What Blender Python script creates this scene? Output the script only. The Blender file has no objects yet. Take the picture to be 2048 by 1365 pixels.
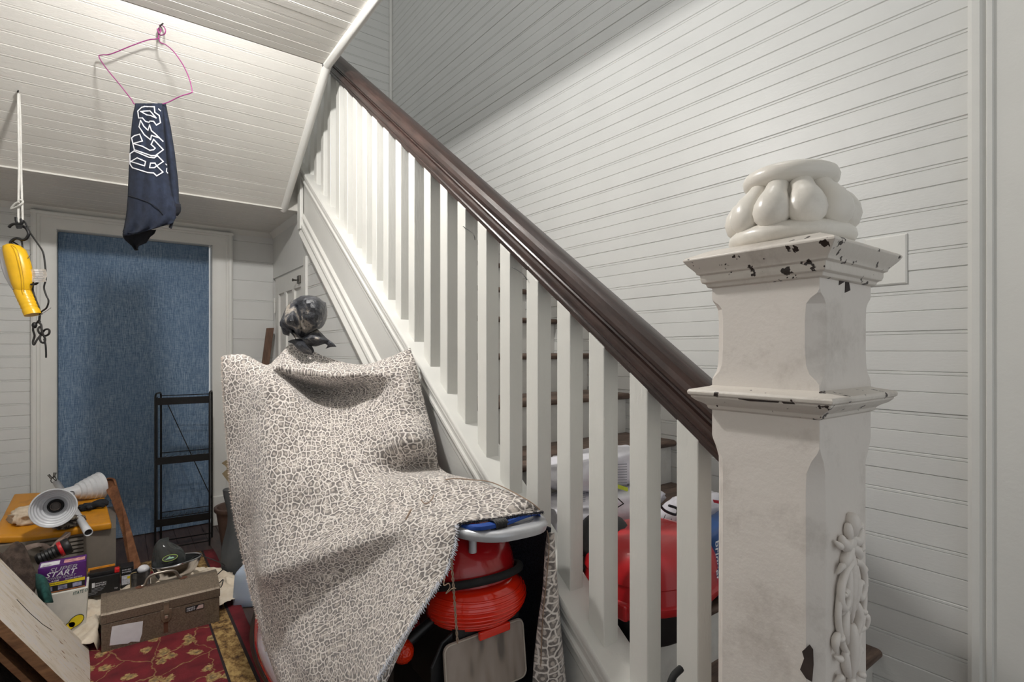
import bpy, bmesh, math, random
import numpy as np
from mathutils import Vector, Matrix, noise as mnoise
random.seed(7)
SC = bpy.context.scene
COL = SC.collection
# ------------------------------------------------------------------ camera
FPX, CX, HY = 1064.0, 1024.0, 702.0          # focal length in pixels, principal column, horizon row
YAW = math.radians(36.7)
CAMZ = 1.26
FX, FY = math.sin(YAW), math.cos(YAW)
cam_d = bpy.data.cameras.new('camera')
cam_d.sensor_width = 36.0
cam_d.lens = 36.0 * FPX / 2048.0
cam_d.shift_y = (HY - 682.5) / 2048.0
cam_d.clip_start = 0.05
cam = bpy.data.objects.new('camera', cam_d)
cam.location = (0, 0, CAMZ)
cam.rotation_euler = (math.radians(90), 0, -YAW)
COL.objects.link(cam)
SC.camera = cam
# ------------------------------------------------------------------ world and light
SC.view_settings.view_transform = 'Standard'
SC.view_settings.look = 'None'
SC.view_settings.gamma = 1.0
SC.view_settings.use_curve_mapping = False
SC.view_settings.exposure = 0.22
W = bpy.data.worlds.new('world'); SC.world = W
W.use_nodes = True
W.node_tree.nodes['Background'].inputs[0].default_value = (0.955, 0.985, 1.0, 1)
W.node_tree.nodes['Background'].inputs[1].default_value = 0.56
def point_light(name, loc, power, radius, color=(1, 1, 1)):
    l = bpy.data.lights.new(name, 'POINT'); l.energy = power; l.shadow_soft_size = radius; l.color = color
    o = bpy.data.objects.new(name, l); o.location = loc; COL.objects.link(o); return o
LAMP = (0.17, 1.84, 2.648)
point_light('hall_lamp_light', LAMP, 70, 0.05, (1.0, 0.98, 0.955))
point_light('upstairs_fill_light', (1.3, 1.2, 4.3), 18, 0.12, (1.0, 0.985, 0.97))  # added fill for the upper stairwell; no lamp is seen there

# ------------------------------------------------------------------ helpers
def P(px, py, x=None, y=None, z=None):
    """a point of the place seen at a photo pixel, on the plane x=, y= or z="""
    u = (px - CX) / FPX; v = (HY - py) / FPX
    d = Vector((FX + u * FY, FY - u * FX, v))
    if x is not None: t = x / d.x
    elif y is not None: t = y / d.y
    else: t = (z - CAMZ) / d.z
    return Vector((d.x * t, d.y * t, CAMZ + d.z * t))

class MB:
    """collects vertices and faces of one mesh"""
    def __init__(s): s.v = []; s.f = []; s.m = []; s.uv = None
    def add(s, vs, fs, mi=0):
        n = len(s.v); s.v += [Vector(p) for p in vs]
        s.f += [[i + n for i in f] for f in fs]; s.m += [mi] * len(fs); return s
    def box(s, x0, x1, y0, y1, z0, z1, mi=0):
        return s.add([(x0,y0,z0),(x1,y0,z0),(x1,y1,z0),(x0,y1,z0),(x0,y0,z1),(x1,y0,z1),(x1,y1,z1),(x0,y1,z1)],
            [(0,3,2,1),(4,5,6,7),(0,1,5,4),(1,2,6,5),(2,3,7,6),(3,0,4,7)], mi)
    def hexa(s, b, t, mi=0):
        """eight corners: bottom ring b, top ring t"""
        return s.loft([b, t], mi=mi)
    def loft(s, rings, closed=True, caps=True, mi=0):
        n = len(rings[0]); base = len(s.v)
        vs = [p for r in rings for p in r]; fs = []
        for i in range(len(rings) - 1):
            for j in range(n if closed else n - 1):
                k = (j + 1) % n
                fs.append((i*n+j, i*n+k, (i+1)*n+k, (i+1)*n+j))
        if caps and closed:
            fs.append(tuple(reversed(range(n)))); fs.append(tuple((len(rings)-1)*n + j for j in range(n)))
        return s.add(vs, fs, mi)
    def tube(s, pts, r, seg=8, caps=True, mi=0):
        pts = [Vector(p) for p in pts]; rings = []
        rr = r if isinstance(r, (list, tuple)) else [r] * len(pts)
        ref = None
        for i, p in enumerate(pts):
            a = pts[max(i-1, 0)]; b = pts[min(i+1, len(pts)-1)]
            d = (b - a).normalized()
            if ref is None:
                ref = Vector((0,0,1)) if abs(d.z) < 0.9 else Vector((1,0,0))
            e1 = (ref - d * ref.dot(d)).normalized(); e2 = d.cross(e1); ref = e1
            rings.append([p + (e1*math.cos(2*math.pi*k/seg) + e2*math.sin(2*math.pi*k/seg)) * rr[i] for k in range(seg)])
        return s.loft(rings, caps=caps, mi=mi)
    def lathe(s, prof, origin=(0,0,0), axis=(0,0,1), seg=24, caps=True, mi=0):
        """prof: list of (radius, height along axis)"""
        a = Vector(axis).normalized(); o = Vector(origin)
        r0 = Vector((1,0,0)) if abs(a.x) < 0.9 else Vector((0,1,0))
        e1 = (r0 - a*r0.dot(a)).normalized(); e2 = a.cross(e1)
        rings = [[o + a*h + (e1*math.cos(2*math.pi*k/seg) + e2*math.sin(2*math.pi*k/seg))*max(r, 1e-5) for k in range(seg)] for r, h in prof]
        return s.loft(rings, caps=caps, mi=mi)
    def extrude(s, poly, d, mi=0):
        d = Vector(d); a = [Vector(p) for p in poly]
        return s.loft([a, [p + d for p in a]], mi=mi)
    def grid(s, rows, mi=0):
        return s.loft(rows, closed=False, caps=False, mi=mi)
    def ellipsoid(s, c, rx, ry, rz, seg=14, rings=9, rot=None, mi=0):
        c = Vector(c); rs = []
        for i in range(rings + 1):
            th = -math.pi/2 + math.pi*i/rings; r = max(math.cos(th), 0.002)
            ring = []
            for k in range(seg):
                a = 2*math.pi*k/seg
                p = Vector((rx*r*math.cos(a), ry*r*math.sin(a), rz*math.sin(th)))
                if rot is not None: p = rot @ p
                ring.append(c + p)
            rs.append(ring)
        return s.loft(rs, mi=mi)

WLOC = {}
def obj(name, mb, mat, parent=None, smooth=0, bevel=0, subd=0, solid=0, origin=None):
    """link one mesh object; its origin sits at the middle of its base"""
    if origin is None:
        xs = [p.x for p in mb.v]; ys = [p.y for p in mb.v]; zs = [p.z for p in mb.v]
        origin = Vector(((min(xs)+max(xs))/2, (min(ys)+max(ys))/2, min(zs)))
    origin = Vector(origin)
    me = bpy.data.meshes.new(name)
    me.from_pydata([tuple(p - origin) for p in mb.v], [], mb.f)
    mats = mat if isinstance(mat, (list, tuple)) else [mat]
    for m in mats: me.materials.append(m)
    if len(mats) > 1: me.polygons.foreach_set('material_index', mb.m)
    bm = bmesh.new(); bm.from_mesh(me)
    if mb.uv is not None:
        lay = bm.loops.layers.uv.new('UVMap'); bm.verts.ensure_lookup_table()
        for f in bm.faces:
            for l in f.loops: l[lay].uv = mb.uv[l.vert.index]
    bmesh.ops.recalc_face_normals(bm, faces=bm.faces); bm.to_mesh(me); bm.free()
    o = bpy.data.objects.new(name, me); COL.objects.link(o)
    if smooth:
        me.polygons.foreach_set('use_smooth', [True]*len(me.polygons))
        if smooth < 180: me.set_sharp_from_angle(angle=math.radians(smooth))
    place(o, origin, parent)
    if solid:
        md = o.modifiers.new('thickness', 'SOLIDIFY'); md.thickness = solid; md.offset = 0
    if bevel:
        md = o.modifiers.new('bevel', 'BEVEL'); md.width = bevel; md.segments = 2; md.limit_method = 'ANGLE'; md.angle_limit = math.radians(35)
    if subd:
        md = o.modifiers.new('subd', 'SUBSURF'); md.levels = subd; md.render_levels = subd
    return o
def place(o, world, parent):
    w = Vector(world); WLOC[o] = w
    if parent is not None:
        o.parent = parent; o.location = w - WLOC[parent]
    else: o.location = w
def piece(name, src, world, parent):
    """a further piece that shares its mesh with src"""
    o = bpy.data.objects.new(name, src.data); COL.objects.link(o); place(o, world, parent)
    for md in src.modifiers:
        if md.type == 'BEVEL':
            m2 = o.modifiers.new('bevel', 'BEVEL'); m2.width = md.width; m2.segments = md.segments; m2.limit_method = 'ANGLE'; m2.angle_limit = md.angle_limit
    return o
def tag(o, label, cat, group=None):
    o['label'] = label; o['category'] = cat
    if group: o['group'] = group
    return o
def thing(name, loc, label, cat, group=None):
    o = bpy.data.objects.new(name, None); COL.objects.link(o); o.empty_display_size = 0.05
    place(o, loc, None); return tag(o, label, cat, group)
def struct(name, mb, mat, label=None, cat=None, **k):
    o = obj(name, mb, mat, **k); o['kind'] = 'structure'
    if label: o['label'] = label
    if cat: o['category'] = cat
    return o

def curve_pts(pts, n=8):
    """Catmull-Rom through the points"""
    pts = [Vector(p) for p in pts]; out = []
    for i in range(len(pts)-1):
        p0 = pts[max(i-1,0)]; p1 = pts[i]; p2 = pts[i+1]; p3 = pts[min(i+2,len(pts)-1)]
        for k in range(n):
            t = k/n
            out.append(0.5*((2*p1)+(p2-p0)*t+(2*p0-5*p1+4*p2-p3)*t*t+(3*p1-p0-3*p2+p3)*t**3))
    out.append(pts[-1]); return out

# ------------------------------------------------------------------ materials
class NT:
    def __init__(s, name):
        s.mat = bpy.data.materials.new(name); s.mat.use_nodes = True
        s.t = s.mat.node_tree; s.b = s.t.nodes['Principled BSDF']; s.co = None
    def n(s, kind, **ins):
        nd = s.t.nodes.new(kind)
        for k, v in ins.items():
            if k.startswith('_'): setattr(nd, k[1:], v)
            else:
                key = int(k[1:]) if k[0] == 'i' and k[1:].isdigit() else k.replace('__', ' ')
                s.set(nd.inputs[key], v)
        return nd
    def set(s, sock, v):
        if isinstance(v, bpy.types.NodeSocket): s.t.links.new(v, sock)
        elif isinstance(v, (tuple, list)) and len(v) == 3 and sock.type == 'RGBA': sock.default_value = (*v, 1)
        else: sock.default_value = v
    def coord(s, kind='Object'):
        return s.n('ShaderNodeTexCoord').outputs[kind]
    def mapping(s, scale=(1,1,1), rot=(0,0,0), loc=(0,0,0), kind='Object', vec=None):
        m = s.n('ShaderNodeMapping'); s.set(m.inputs['Vector'], vec if vec is not None else s.coord(kind))
        m.inputs['Scale'].default_value = scale; m.inputs['Rotation'].default_value = rot; m.inputs['Location'].default_value = loc
        return m.outputs[0]
    def noise(s, scale, vec=None, detail=4, rough=0.55):
        nd = s.n('ShaderNodeTexNoise'); nd.inputs['Scale'].default_value = scale; nd.inputs['Detail'].default_value = detail
        nd.inputs['Roughness'].default_value = rough
        s.set(nd.inputs['Vector'], vec if vec is not None else s.world()); return nd.outputs['Fac']
    def world(s):
        return s.n('ShaderNodeNewGeometry').outputs['Position']
    def ramp(s, fac, stops, interp='LINEAR'):
        r = s.n('ShaderNodeValToRGB'); s.set(r.inputs[0], fac); e = r.color_ramp.elements; r.color_ramp.interpolation = interp
        while len(e) < len(stops): e.new(0.5)
        for el, (p, c) in zip(e, stops):
            el.position = p; el.color = (*c, 1) if len(c) == 3 else c
        return r.outputs[0]
    def mix(s, fac, a, b, mode='MIX'):
        m = s.n('ShaderNodeMix', _data_type='RGBA', _blend_type=mode)
        s.set(m.inputs[0], fac); s.set(m.inputs[6], a); s.set(m.inputs[7], b); return m.outputs[2]
    def math(s, op, a, b=0.0):
        m = s.n('ShaderNodeMath', _operation=op); s.set(m.inputs[0], a); s.set(m.inputs[1], b); return m.outputs[0]
    def bump(s, h, strength=0.3, dist=0.01):
        b = s.n('ShaderNodeBump'); b.inputs['Strength'].default_value = strength; b.inputs['Distance'].default_value = dist
        s.set(b.inputs['Height'], h); s.set(s.b.inputs['Normal'], b.outputs[0])
    def base(s, c): s.set(s.b.inputs['Base Color'], c); return s
    def rough(s, r): s.set(s.b.inputs['Roughness'], r); return s
    def metal(s, r): s.set(s.b.inputs['Metallic'], r); return s
def g(c):
    """display colour 0-255 to linear"""
    return tuple(((x/255)/12.92 if x/255 <= 0.04045 else ((x/255+0.055)/1.055)**2.4) for x in c)
def plain(name, rgb, rough=0.5, metal=0.0, var=0.12, scale=30, bump=0.0, bscale=80):
    m = NT(name); c = g(rgb)
    lo = tuple(x*(1-var) for x in c); hi = tuple(min(1, x*(1+var)) for x in c)
    m.base(m.ramp(m.noise(scale), [(0.3, lo), (0.7, hi)])); m.rough(rough); m.metal(metal)
    if bump: m.bump(m.noise(bscale, detail=6), bump, 0.004)
    return m.mat
def paint(name, rgb, chip=None, chipamt=0.72, rough=0.42, bump=0.25, stretch=(1,1,1), dirt=0.0, dirtcol=(120,105,90)):
    """brushed old gloss paint with dents, optional chips down to dark wood"""
    m = NT(name); c = g(rgb); w = m.mapping(scale=stretch, vec=m.world())
    col = m.ramp(m.noise(5, detail=3), [(0.3, tuple(x*0.95 for x in c)), (0.7, c)])
    if dirt:
        d = m.ramp(m.noise(7, detail=8, rough=0.7), [(0.52, (0,0,0)), (0.72, (dirt,)*3)])
        col = m.mix(d, col, g(dirtcol))
    if chip:
        ch = m.ramp(m.noise(38, detail=3, rough=0.6), [(chipamt, (0,0,0)), (chipamt+0.012, (1,1,1))])
        col = m.mix(ch, col, g(chip))
    m.base(col); m.rough(rough)
    h = m.math('ADD', m.math('MULTIPLY', m.noise(60, vec=w, detail=6), 0.7), m.math('MULTIPLY', m.noise(11, detail=2), 1.0))
    m.bump(h, bump, 0.004)
    return m.mat
MT = {}
MT['wall'] = paint('white_wall_paint', (222,222,219), stretch=(1,1,3), bump=0.2)
MT['ceil'] = paint('ceiling_paint', (222,219,212), stretch=(1,3,3), bump=0.35, chip=(120,110,98), chipamt=0.80)
MT['trim'] = paint('white_trim_paint', (228,227,222), chip=(60,48,40), chipamt=0.80)
MT['baluster'] = paint('baluster_paint', (228,227,221), stretch=(2,2,.4), chip=(52,40,34), chipamt=0.775, bump=0.3)
MT['newel'] = paint('newel_paint', (226,219,212), chip=(70,58,50), chipamt=0.775, bump=0.3, dirt=0.35)
MT['newel_chip'] = paint('newel_chipped_moulding_paint', (220,213,204), chip=(48,38,34), chipamt=0.635, bump=0.4, dirt=0.45)
MT['ivory'] = paint('ivory_finial_paint', (236,231,222), rough=0.3, bump=0.15, chip=(70,58,48), chipamt=0.80, dirt=0.2)

def wood(name, dark, light, rough=0.4, scale=(1,14,14), bump=0.25, s=6):
    m = NT(name); v = m.mapping(scale=scale, vec=m.world())
    n = m.noise(s, vec=v, detail=8, rough=0.65)
    m.base(m.ramp(n, [(0.3, g(dark)), (0.7, g(light))])); m.rough(rough); m.bump(n, bump, 0.004)
    return m.mat
MT['rail'] = wood('dark_rail_wood', (36,26,24), (72,54,49), rough=0.3, scale=(14,1.2,1.6), bump=0.2)
MT['tread'] = wood('worn_tread_wood', (58,44,38), (120,98,84), rough=0.5, scale=(1.5,12,12))
MT['floorwood'] = wood('dark_floor_wood', (50,38,36), (86,68,62), rough=0.45, scale=(12,1.2,1), s=5)
MT['riser'] = paint('riser_paint', (220,218,212), chip=(70,58,50), chipamt=0.78, dirt=0.25)

# ------------------------------------------------------------------ the setting
YB = 4.38          # back wall
XW = 1.945         # stairwell wall
XU = 0.973         # wall under the stairs
XL = -1.25         # left wall of the hall
ZC = 2.6975        # hall ceiling
ZL = 2.155         # underside of the landing
XT = 0.845         # edge of the ceiling opening
SL = 0.74          # pitch of the stairs
def L(y): return 0.544 + SL * (y - 0.919)      # top of the stringer

def strips(wall, axis, up, face, origin, length, pitches, mat, name='board', th=0.012, jit=0.0012, clip=None, cut=None):
    """row of tongue-and-groove strips laid over a wall. axis: along a strip, up: from strip to strip, face: outward normal.
    clip(i, s0, s1) may return the (start, end) distances of the strip at that height"""
    axis, up, face, origin = Vector(axis), Vector(up), Vector(face), Vector(origin)
    cache = {}; s = 0.0; rng = random.Random(len(name) + int(length*1000))
    for i, w in enumerate(pitches):
        a0, a1 = (0.0, length)
        if clip:
            r = clip(i, s, s + w)
            if r is None: s += w; continue
            a0, a1 = r
        key = (round(w, 5), i % 2, round(a1 - a0, 4))
        o = origin + up*s + axis*a0 + face*rng.uniform(-jit, jit)
        if key not in cache:
            g1 = 0.0022
            prof = [(0, -th), (0, -g1*1.7), (g1, 0)]
            if i % 2 == 0: prof += [(w-0.0115, 0), (w-0.0098, -0.0026), (w-0.0081, 0)]
            prof += [(w-g1, 0), (w, -g1*1.7), (w, -th)]
            m = MB()
            pa = [up*p + face*q for p, q in prof]
            m.loft([pa, [p + axis*(a1-a0) for p in pa]])
            b = obj(name, m, mat, parent=wall, origin=(0,0,0))
            place(b, o, wall); cache[key] = b
        else:
            piece(name, cache[key], o, wall)
        s += w

# floor: base and planks
fl = struct('floor', MB().box(XL, XW, -1.6, YB+0.1, -0.06, -0.012), MT['floorwood'])
fb = None; w = 0.083
i = 0; x = XL
while x < XU - 0.02:
    w1 = min(w, XU - x)
    y = -1.6 + (i*0.73 % 1.5)
    m = MB().box(x+0.0008, x+w1-0.0008, -1.6, YB+0.1, -0.014, 0.0)
    if fb is None: fb = obj('plank', m, MT['floorwood'], parent=fl, bevel=0.0015)
    else:
        piece('plank', fb, (x + w1/2, WLOC[fb].y, -0.014 - random.uniform(0, .0008)), fl)
    x += w; i += 1

# right wall
wr = struct('wall_right', MB().box(XW+0.012, XW+0.12, -1.6, YB+0.12, -0.02, 5.2), MT['wall'])
pit = []
z = 0.0
while z < 5.15:
    p = 0.0753 if z < 0.80 else 0.0614
    pit.append(p); z += p
strips(wr, (0,-1,0), (0,0,1), (-1,0,0), (XW, YB, 0.0), YB-0.40, pit, MT['wall'])
# back wall with the doorway, and the landing wall above
DX0, DX1, DZ = -0.295, 0.56, 2.02
m = MB()
m.box(XL, DX0, YB+0.012, YB+0.14, -0.02, 5.2); m.box(DX1, XW+0.1, YB+0.012, YB+0.14, -0.02, 5.2); m.box(DX0, DX1, YB+0.012, YB+0.14, DZ, 5.2)
wb = struct('wall_back', m, MT['wall'])
strips(wb, (1,0,0), (0,0,1), (0,-1,0), (XL, YB, 0.0), DX0-0.10-XL, [0.0722]*30, MT['wall'])
strips(wb, (1,0,0), (0,0,1), (0,-1,0), (DX1+0.13, YB, 0.04), XU-DX1-0.13, [0.1455]*15, MT['wall'])
strips(wb, (1,0,0), (0,0,1), (0,-1,0), (0.70, YB, 2.372), XW-0.70, [0.0725]*39, MT['wall'])
# left wall and the top of the stairwell (outside the picture)
struct('wall_left', MB().box(XL-0.1, XL, -1.6, YB, -0.02, ZC+0.2), MT['wall'])
# ceilings: hall, sloping underside of the upper flight, underside of the landing
YS0, YS1 = 2.706, 3.554
ce = struct('ceiling', MB().extrude([(XL, -1.6, ZC+0.012), (XL, YS0+0.01, ZC+0.012), (XL, YS0+0.1, ZC+0.2), (XL, -1.6, ZC+0.2)], (XT-XL, 0, 0)), MT['ceil'])
strips(ce, (1,0,0), (0,-1,0), (0,0,-1), (XL, YS0-0.005, ZC), XT-XL, [0.0585]*50, MT['ceil'], jit=0.0009)
sv = Vector((0, YS1-YS0, ZL-ZC)); sl = sv.length; sd = sv.normalized(); sn = Vector((0, sd.z, -sd.y))
if sn.z > 0: sn = -sn
so = struct('ceiling_slope', MB().extrude([Vector((XL, YS0, ZC)) - sn*0.012, Vector((XL, YS1, ZL)) - sn*0.012, Vector((XL, YS1, ZL)) - sn*0.2, Vector((XL, YS0, ZC)) - sn*0.2], (XT-XL, 0, 0)), MT['ceil'])
strips(so, (1,0,0), sd, sn, (XL, YS0, ZC), XT-XL, [sl/18]*18, MT['ceil'], jit=0.0007)
la = struct('ceiling_landing', MB().box(XL, XW, YS1+0.002, YB, ZL+0.012, 2.369), MT['ceil'])
strips(la, (1,0,0), (0,1,0), (0,0,-1), (XL, YS1, ZL), 0.972-XL, [0.0590]*14, MT['ceil'], jit=0.001)
struct('ceiling_stairwell', MB().box(XL, XW+0.1, -1.6, YB+0.1, 5.2, 5.3), MT['ceil'])
# small quarter-round nosing along the lower edge of the slope
struct('trim_1', MB().extrude([(XL, YS1-0.012, ZL-0.004), (XL, YS1+0.012, ZL-0.008), (XL, YS1+0.014, ZL+0.004), (XL, YS1-0.006, ZL+0.012)], (XT-XL, 0, 0)), MT['ceil'])
# trim round the ceiling opening: along the ceiling edge, then down the slope
def edge_trim(a, b, name):
    a, b = Vector(a), Vector(b); d = (b-a).normalized(); n = Vector((0, d.z, -d.y))
    if n.z > 0: n = -n
    prof = [(-0.012,-0.03),(-0.012,0.012),(0.0,0.022),(0.012,0.022),(0.022,0.016),(0.030,0.006),(0.034,-0.03)]
    r = [Vector((XT, 0, 0)) + Vector((p, 0, 0)) + n*q for p, q in prof]
    return struct(name, MB().loft([[p+Vector((0,a.y,a.z)) for p in r], [p+Vector((0,b.y,b.z)) for p in r]]), MT['trim'], smooth=40)
edge_trim((0,-1.6,ZC), (0,YS0+0.006,ZC), 'trim_2')
edge_trim((0,YS0-0.006,ZC), (0,YS1+0.02,ZL), 'trim_3')
# crown moulding under the landing
def crown(a, b, n, name):
    a, b, n = Vector(a), Vector(b), Vector(n)
    prof = [(0,0),(0.034,0),(0.030,-0.008),(0.016,-0.016),(0.010,-0.028),(0.0,-0.032)]
    pa = [n*p + Vector((0,0,q)) for p, q in prof]
    struct(name, MB().loft([[a+p for p in pa],[b+p for p in pa]]), MT['trim'], smooth=50)
crown((XL,YB,ZL), (XU,YB,ZL), (0,-1,0), 'trim_4')
crown((XU,YB,ZL), (XU,YS1+0.06,ZL), (-1,0,0), 'trim_5')
# corner bead between landing wall and stairwell wall
struct('trim_6', MB().lathe([(0.014,0),(0.014,2.75)], (XW-0.012, YB-0.012, 2.372), seg=10), MT['trim'], smooth=60)
# doorway casing: stepped profile
def casing_leg(name, x_in, x_out, z0, z1, y=YB):
    d = 1 if x_out > x_in else -1; w = abs(x_out - x_in)
    prof = [(0,0),(0,0.018),(0.006,0.022),(w-0.045,0.022),(w-0.040,0.027),(w-0.028,0.027),(w-0.024,0.034),(w-0.010,0.036),(w,0.030),(w,0)]
    r = [Vector((x_in + d*p, y - q, 0)) for p, q in prof]
    return struct(name, MB().loft([[p+Vector((0,0,z0)) for p in r],[p+Vector((0,0,z1)) for p in r]]), MT['trim'], smooth=35)
casing_leg('trim_7', DX0, -0.414, 0.21, 2.125)
casing_leg('trim_8', DX1, 0.690, 0.21, 2.125)
struct('trim_9', MB().box(-0.418, DX0+0.002, YB-0.040, YB, 0, 0.21), MT['trim'], bevel=0.004)
struct('trim_10', MB().box(DX1-0.002, 0.694, YB-0.040, YB, 0, 0.21), MT['trim'], bevel=0.004)
prof = [(0,0),(0,0.018),(0.006,0.022),(0.065,0.022),(0.068,0.027),(0.080,0.027),(0.084,0.034),(0.098,0.036),(0.105,0.030),(0.105,0)]
struct('trim_11', MB().loft([[Vector((x, YB-q-0.001, DZ+p)) for p, q in prof] for x in (-0.416, 0.692)]), MT['trim'], smooth=35)
m = MB(); m.box(DX0-0.012, DX0+0.001, YB-0.002, YB+0.14, 0, DZ); m.box(DX1-0.001, DX1+0.012, YB-0.002, YB+0.14, 0, DZ); m.box(DX0-0.012, DX1+0.012, YB-0.002, YB+0.14, DZ-0.001, DZ+0.012)
struct('trim_12', m, MT['trim'])

# wall under the stairs (with the closet door)
YD0, YD1 = 3.52, 4.30
m = MB()
m.extrude([(XU+0.012, 0.62, -0.02), (XU+0.012, YD0-0.05, -0.02), (XU+0.012, YD0-0.05, L(YD0-0.05)-0.20), (XU+0.012, 0.62, L(0.62)-0.20)], (0.05, 0, 0))
m.box(XU+0.012, XU+0.06, YD0-0.05, YB+0.01, 1.80, ZL+0.02); m.box(XU+0.03, XU+0.06, YD0-0.05, YB+0.01, -0.02, 1.82)
m.box(XU, XU+0.05, YD0-0.05, YB, 1.815, ZL)
wu = struct('wall_stairs', m, MT['wall'])
def clip_u(i, s0, s1):
    z = s1
    ys = 0.919 + (z + 0.24 - 0.544) / SL
    ys = max(ys, 0.62)
    if ys > YD0 - 0.10: return None
    return (ys - 0.62, YD0 - 0.05 - 0.62)
strips(wu, (0,1,0), (0,0,1), (-1,0,0), (XU, 0.62, 0.0), 1.0, [0.0722]*27, MT['wall'], clip=clip_u)
struct('trim_13', MB().box(XU-0.014, XU+0.03, YD0-0.055, YD0-0.004, 0, 1.86), MT['trim'], bevel=0.004)
# closet door: stiles, rails, recessed panels
dr = bpy.data.objects.new('door_1', None); COL.objects.link(dr); place(dr, (XU, (YD0+YD1)/2, 0), None); dr['kind'] = 'structure'
dr['label'] = 'small white panelled closet door under the stairs'; dr['category'] = 'door'
ya, yb, za, zb = YD0, YD1, 0.02, 1.80
stile = 0.095; mid = 0.05
pw = (yb - ya - 2*stile - 2*mid) / 3
m = MB(); xf, xb = XU-0.002, XU+0.028
m.box(xf, xb, ya, ya+stile, za, zb); m.box(xf, xb, yb-stile, yb, za, zb)
obj('stile', m, MT['trim'], parent=dr, bevel=0.002)
obj('top_rail', MB().box(xf, xb, ya+stile, yb-stile, zb-0.12, zb), MT['trim'], parent=dr, bevel=0.002)
obj('lock_rail', MB().box(xf, xb, ya+stile, yb-stile, 0.85, 1.0), MT['trim'], parent=dr, bevel=0.002)
obj('bottom_rail', MB().box(xf, xb, ya+stile, yb-stile, za, 0.24), MT['trim'], parent=dr, bevel=0.002)
for k in range(2):
    y0 = ya+stile+pw*(k+1)+mid*k
    obj('muntin', MB().box(xf, xb, y0, y0+mid, 1.0, zb-0.12), MT['trim'], parent=dr, bevel=0.002)
for k in range(3):
    y0 = ya+stile+(pw+mid)*k
    obj('door_panel', MB().box(xf+0.014, xb-0.004, y0-0.003, y0+pw+0.003, 0.98, zb-0.11), MT['trim'], parent=dr)
    obj('door_panel', MB().box(xf+0.014, xb-0.004, y0-0.003, y0+pw+0.003, 0.23, 0.86), MT['trim'], parent=dr)
# ------------------------------------------------------------------ staircase
RUN, RISE = 0.257, 0.187
Y0S, Z0S = 0.648, 0.312
st = thing('staircase', (1.45, 2.0, 0), 'straight wooden staircase with worn brown treads and white painted risers', 'staircase')
first = None
for k in range(-1, 11):
    yn, zt = Y0S + RUN*k, Z0S + RISE*k
    r = 0.014
    prof = [(yn+0.30, zt-0.028), (yn+0.30, zt)] + [(yn + r - r*math.sin(a), zt - 0.014 + 0.014*math.cos(a)) for a in [math.pi*j/6 for j in range(7)]]
    m = MB().extrude([(1.005, y, z) for y, z in prof], (XW-1.005-0.001, 0, 0))
    if first is None: first = obj('tread', m, MT['tread'], parent=st, smooth=40)
    else: piece('tread', first, WLOC[first] + Vector((0, RUN*(k+1), RISE*(k+1))), st)
for k in range(-1, 12):
    yn, zt = Y0S + RUN*k, Z0S + RISE*k
    m = MB().box(1.005, XW-0.001, yn+0.028, yn+0.048, max(zt-RISE, 0), zt-0.028)
    obj('riser', m, MT['riser'], parent=st)
obj('landing_board', MB().extrude([(0.98, y, z) for y, z in [(YB, 2.369), (YB, 2.397), (3.475+0.014, 2.397), (3.475, 2.383), (3.475+0.014, 2.369)]], (XW-0.981, 0, 0)), MT['tread'], parent=st)
def slope_prism(prof, y0, y1):
    """profile of (x, dz below the stringer top) run up the pitch"""
    return MB().loft([[Vector((x, y, L(y)+dz)) for x, dz in prof] for y in (y0, y1)])
YA, YZ = 0.57, 3.50
obj('stringer', slope_prism([(0.945,-0.02),(0.945,-0.42),(1.03,-0.42),(1.03,-0.02)], YA, YZ), MT['trim'], parent=st)
obj('shoe_rail', slope_prism([(0.922,0.0),(0.918,-0.006),(0.918,-0.016),(0.924,-0.024),(1.035,-0.024),(1.035,0.0)], YA, YZ), MT['trim'], parent=st, smooth=40)
obj('upper_moulding', slope_prism([(0.924,-0.024),(0.922,-0.034),(0.930,-0.044),(0.930,-0.062),(0.925,-0.070),(0.925,-0.082),(0.933,-0.094),(0.940,-0.100),(0.940,-0.128),(0.946,-0.140),(0.95,-0.024)], YA, YZ), MT['trim'], parent=st, smooth=30)
obj('lower_moulding', slope_prism([(0.946,-0.296),(0.936,-0.306),(0.932,-0.316),(0.938,-0.330),(0.938,-0.352),(0.928,-0.362),(0.924,-0.376),(0.930,-0.400),(0.924,-0.414),(0.918,-0.430),(0.922,-0.446),(0.95,-0.446)], YA, YZ-0.04), MT['trim'], parent=st, smooth=30)
# end post where the stringer meets the landing, and the filler beside it
obj('end_board', MB().extrude([(0.935, 3.50, L(3.50)-0.45), (0.935, 3.565, L(3.50)-0.40), (0.935, 3.565, 2.52), (0.935, 3.50, L(3.50)-0.02)], (0.09, 0, 0)), MT['trim'], parent=st, bevel=0.003)
obj('end_post', MB().box(0.920, 0.94, 3.44, 3.50, 2.02, 2.455), MT['trim'], parent=st, bevel=0.004)
obj('filler_panel', MB().extrude([(0.945, 3.56, ZL+0.001), (0.945, 3.90, ZL+0.001), (0.945, 3.90, 2.60), (0.945, 3.56, 2.50)], (0.03, 0, 0)), MT['trim'], parent=st)

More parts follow.
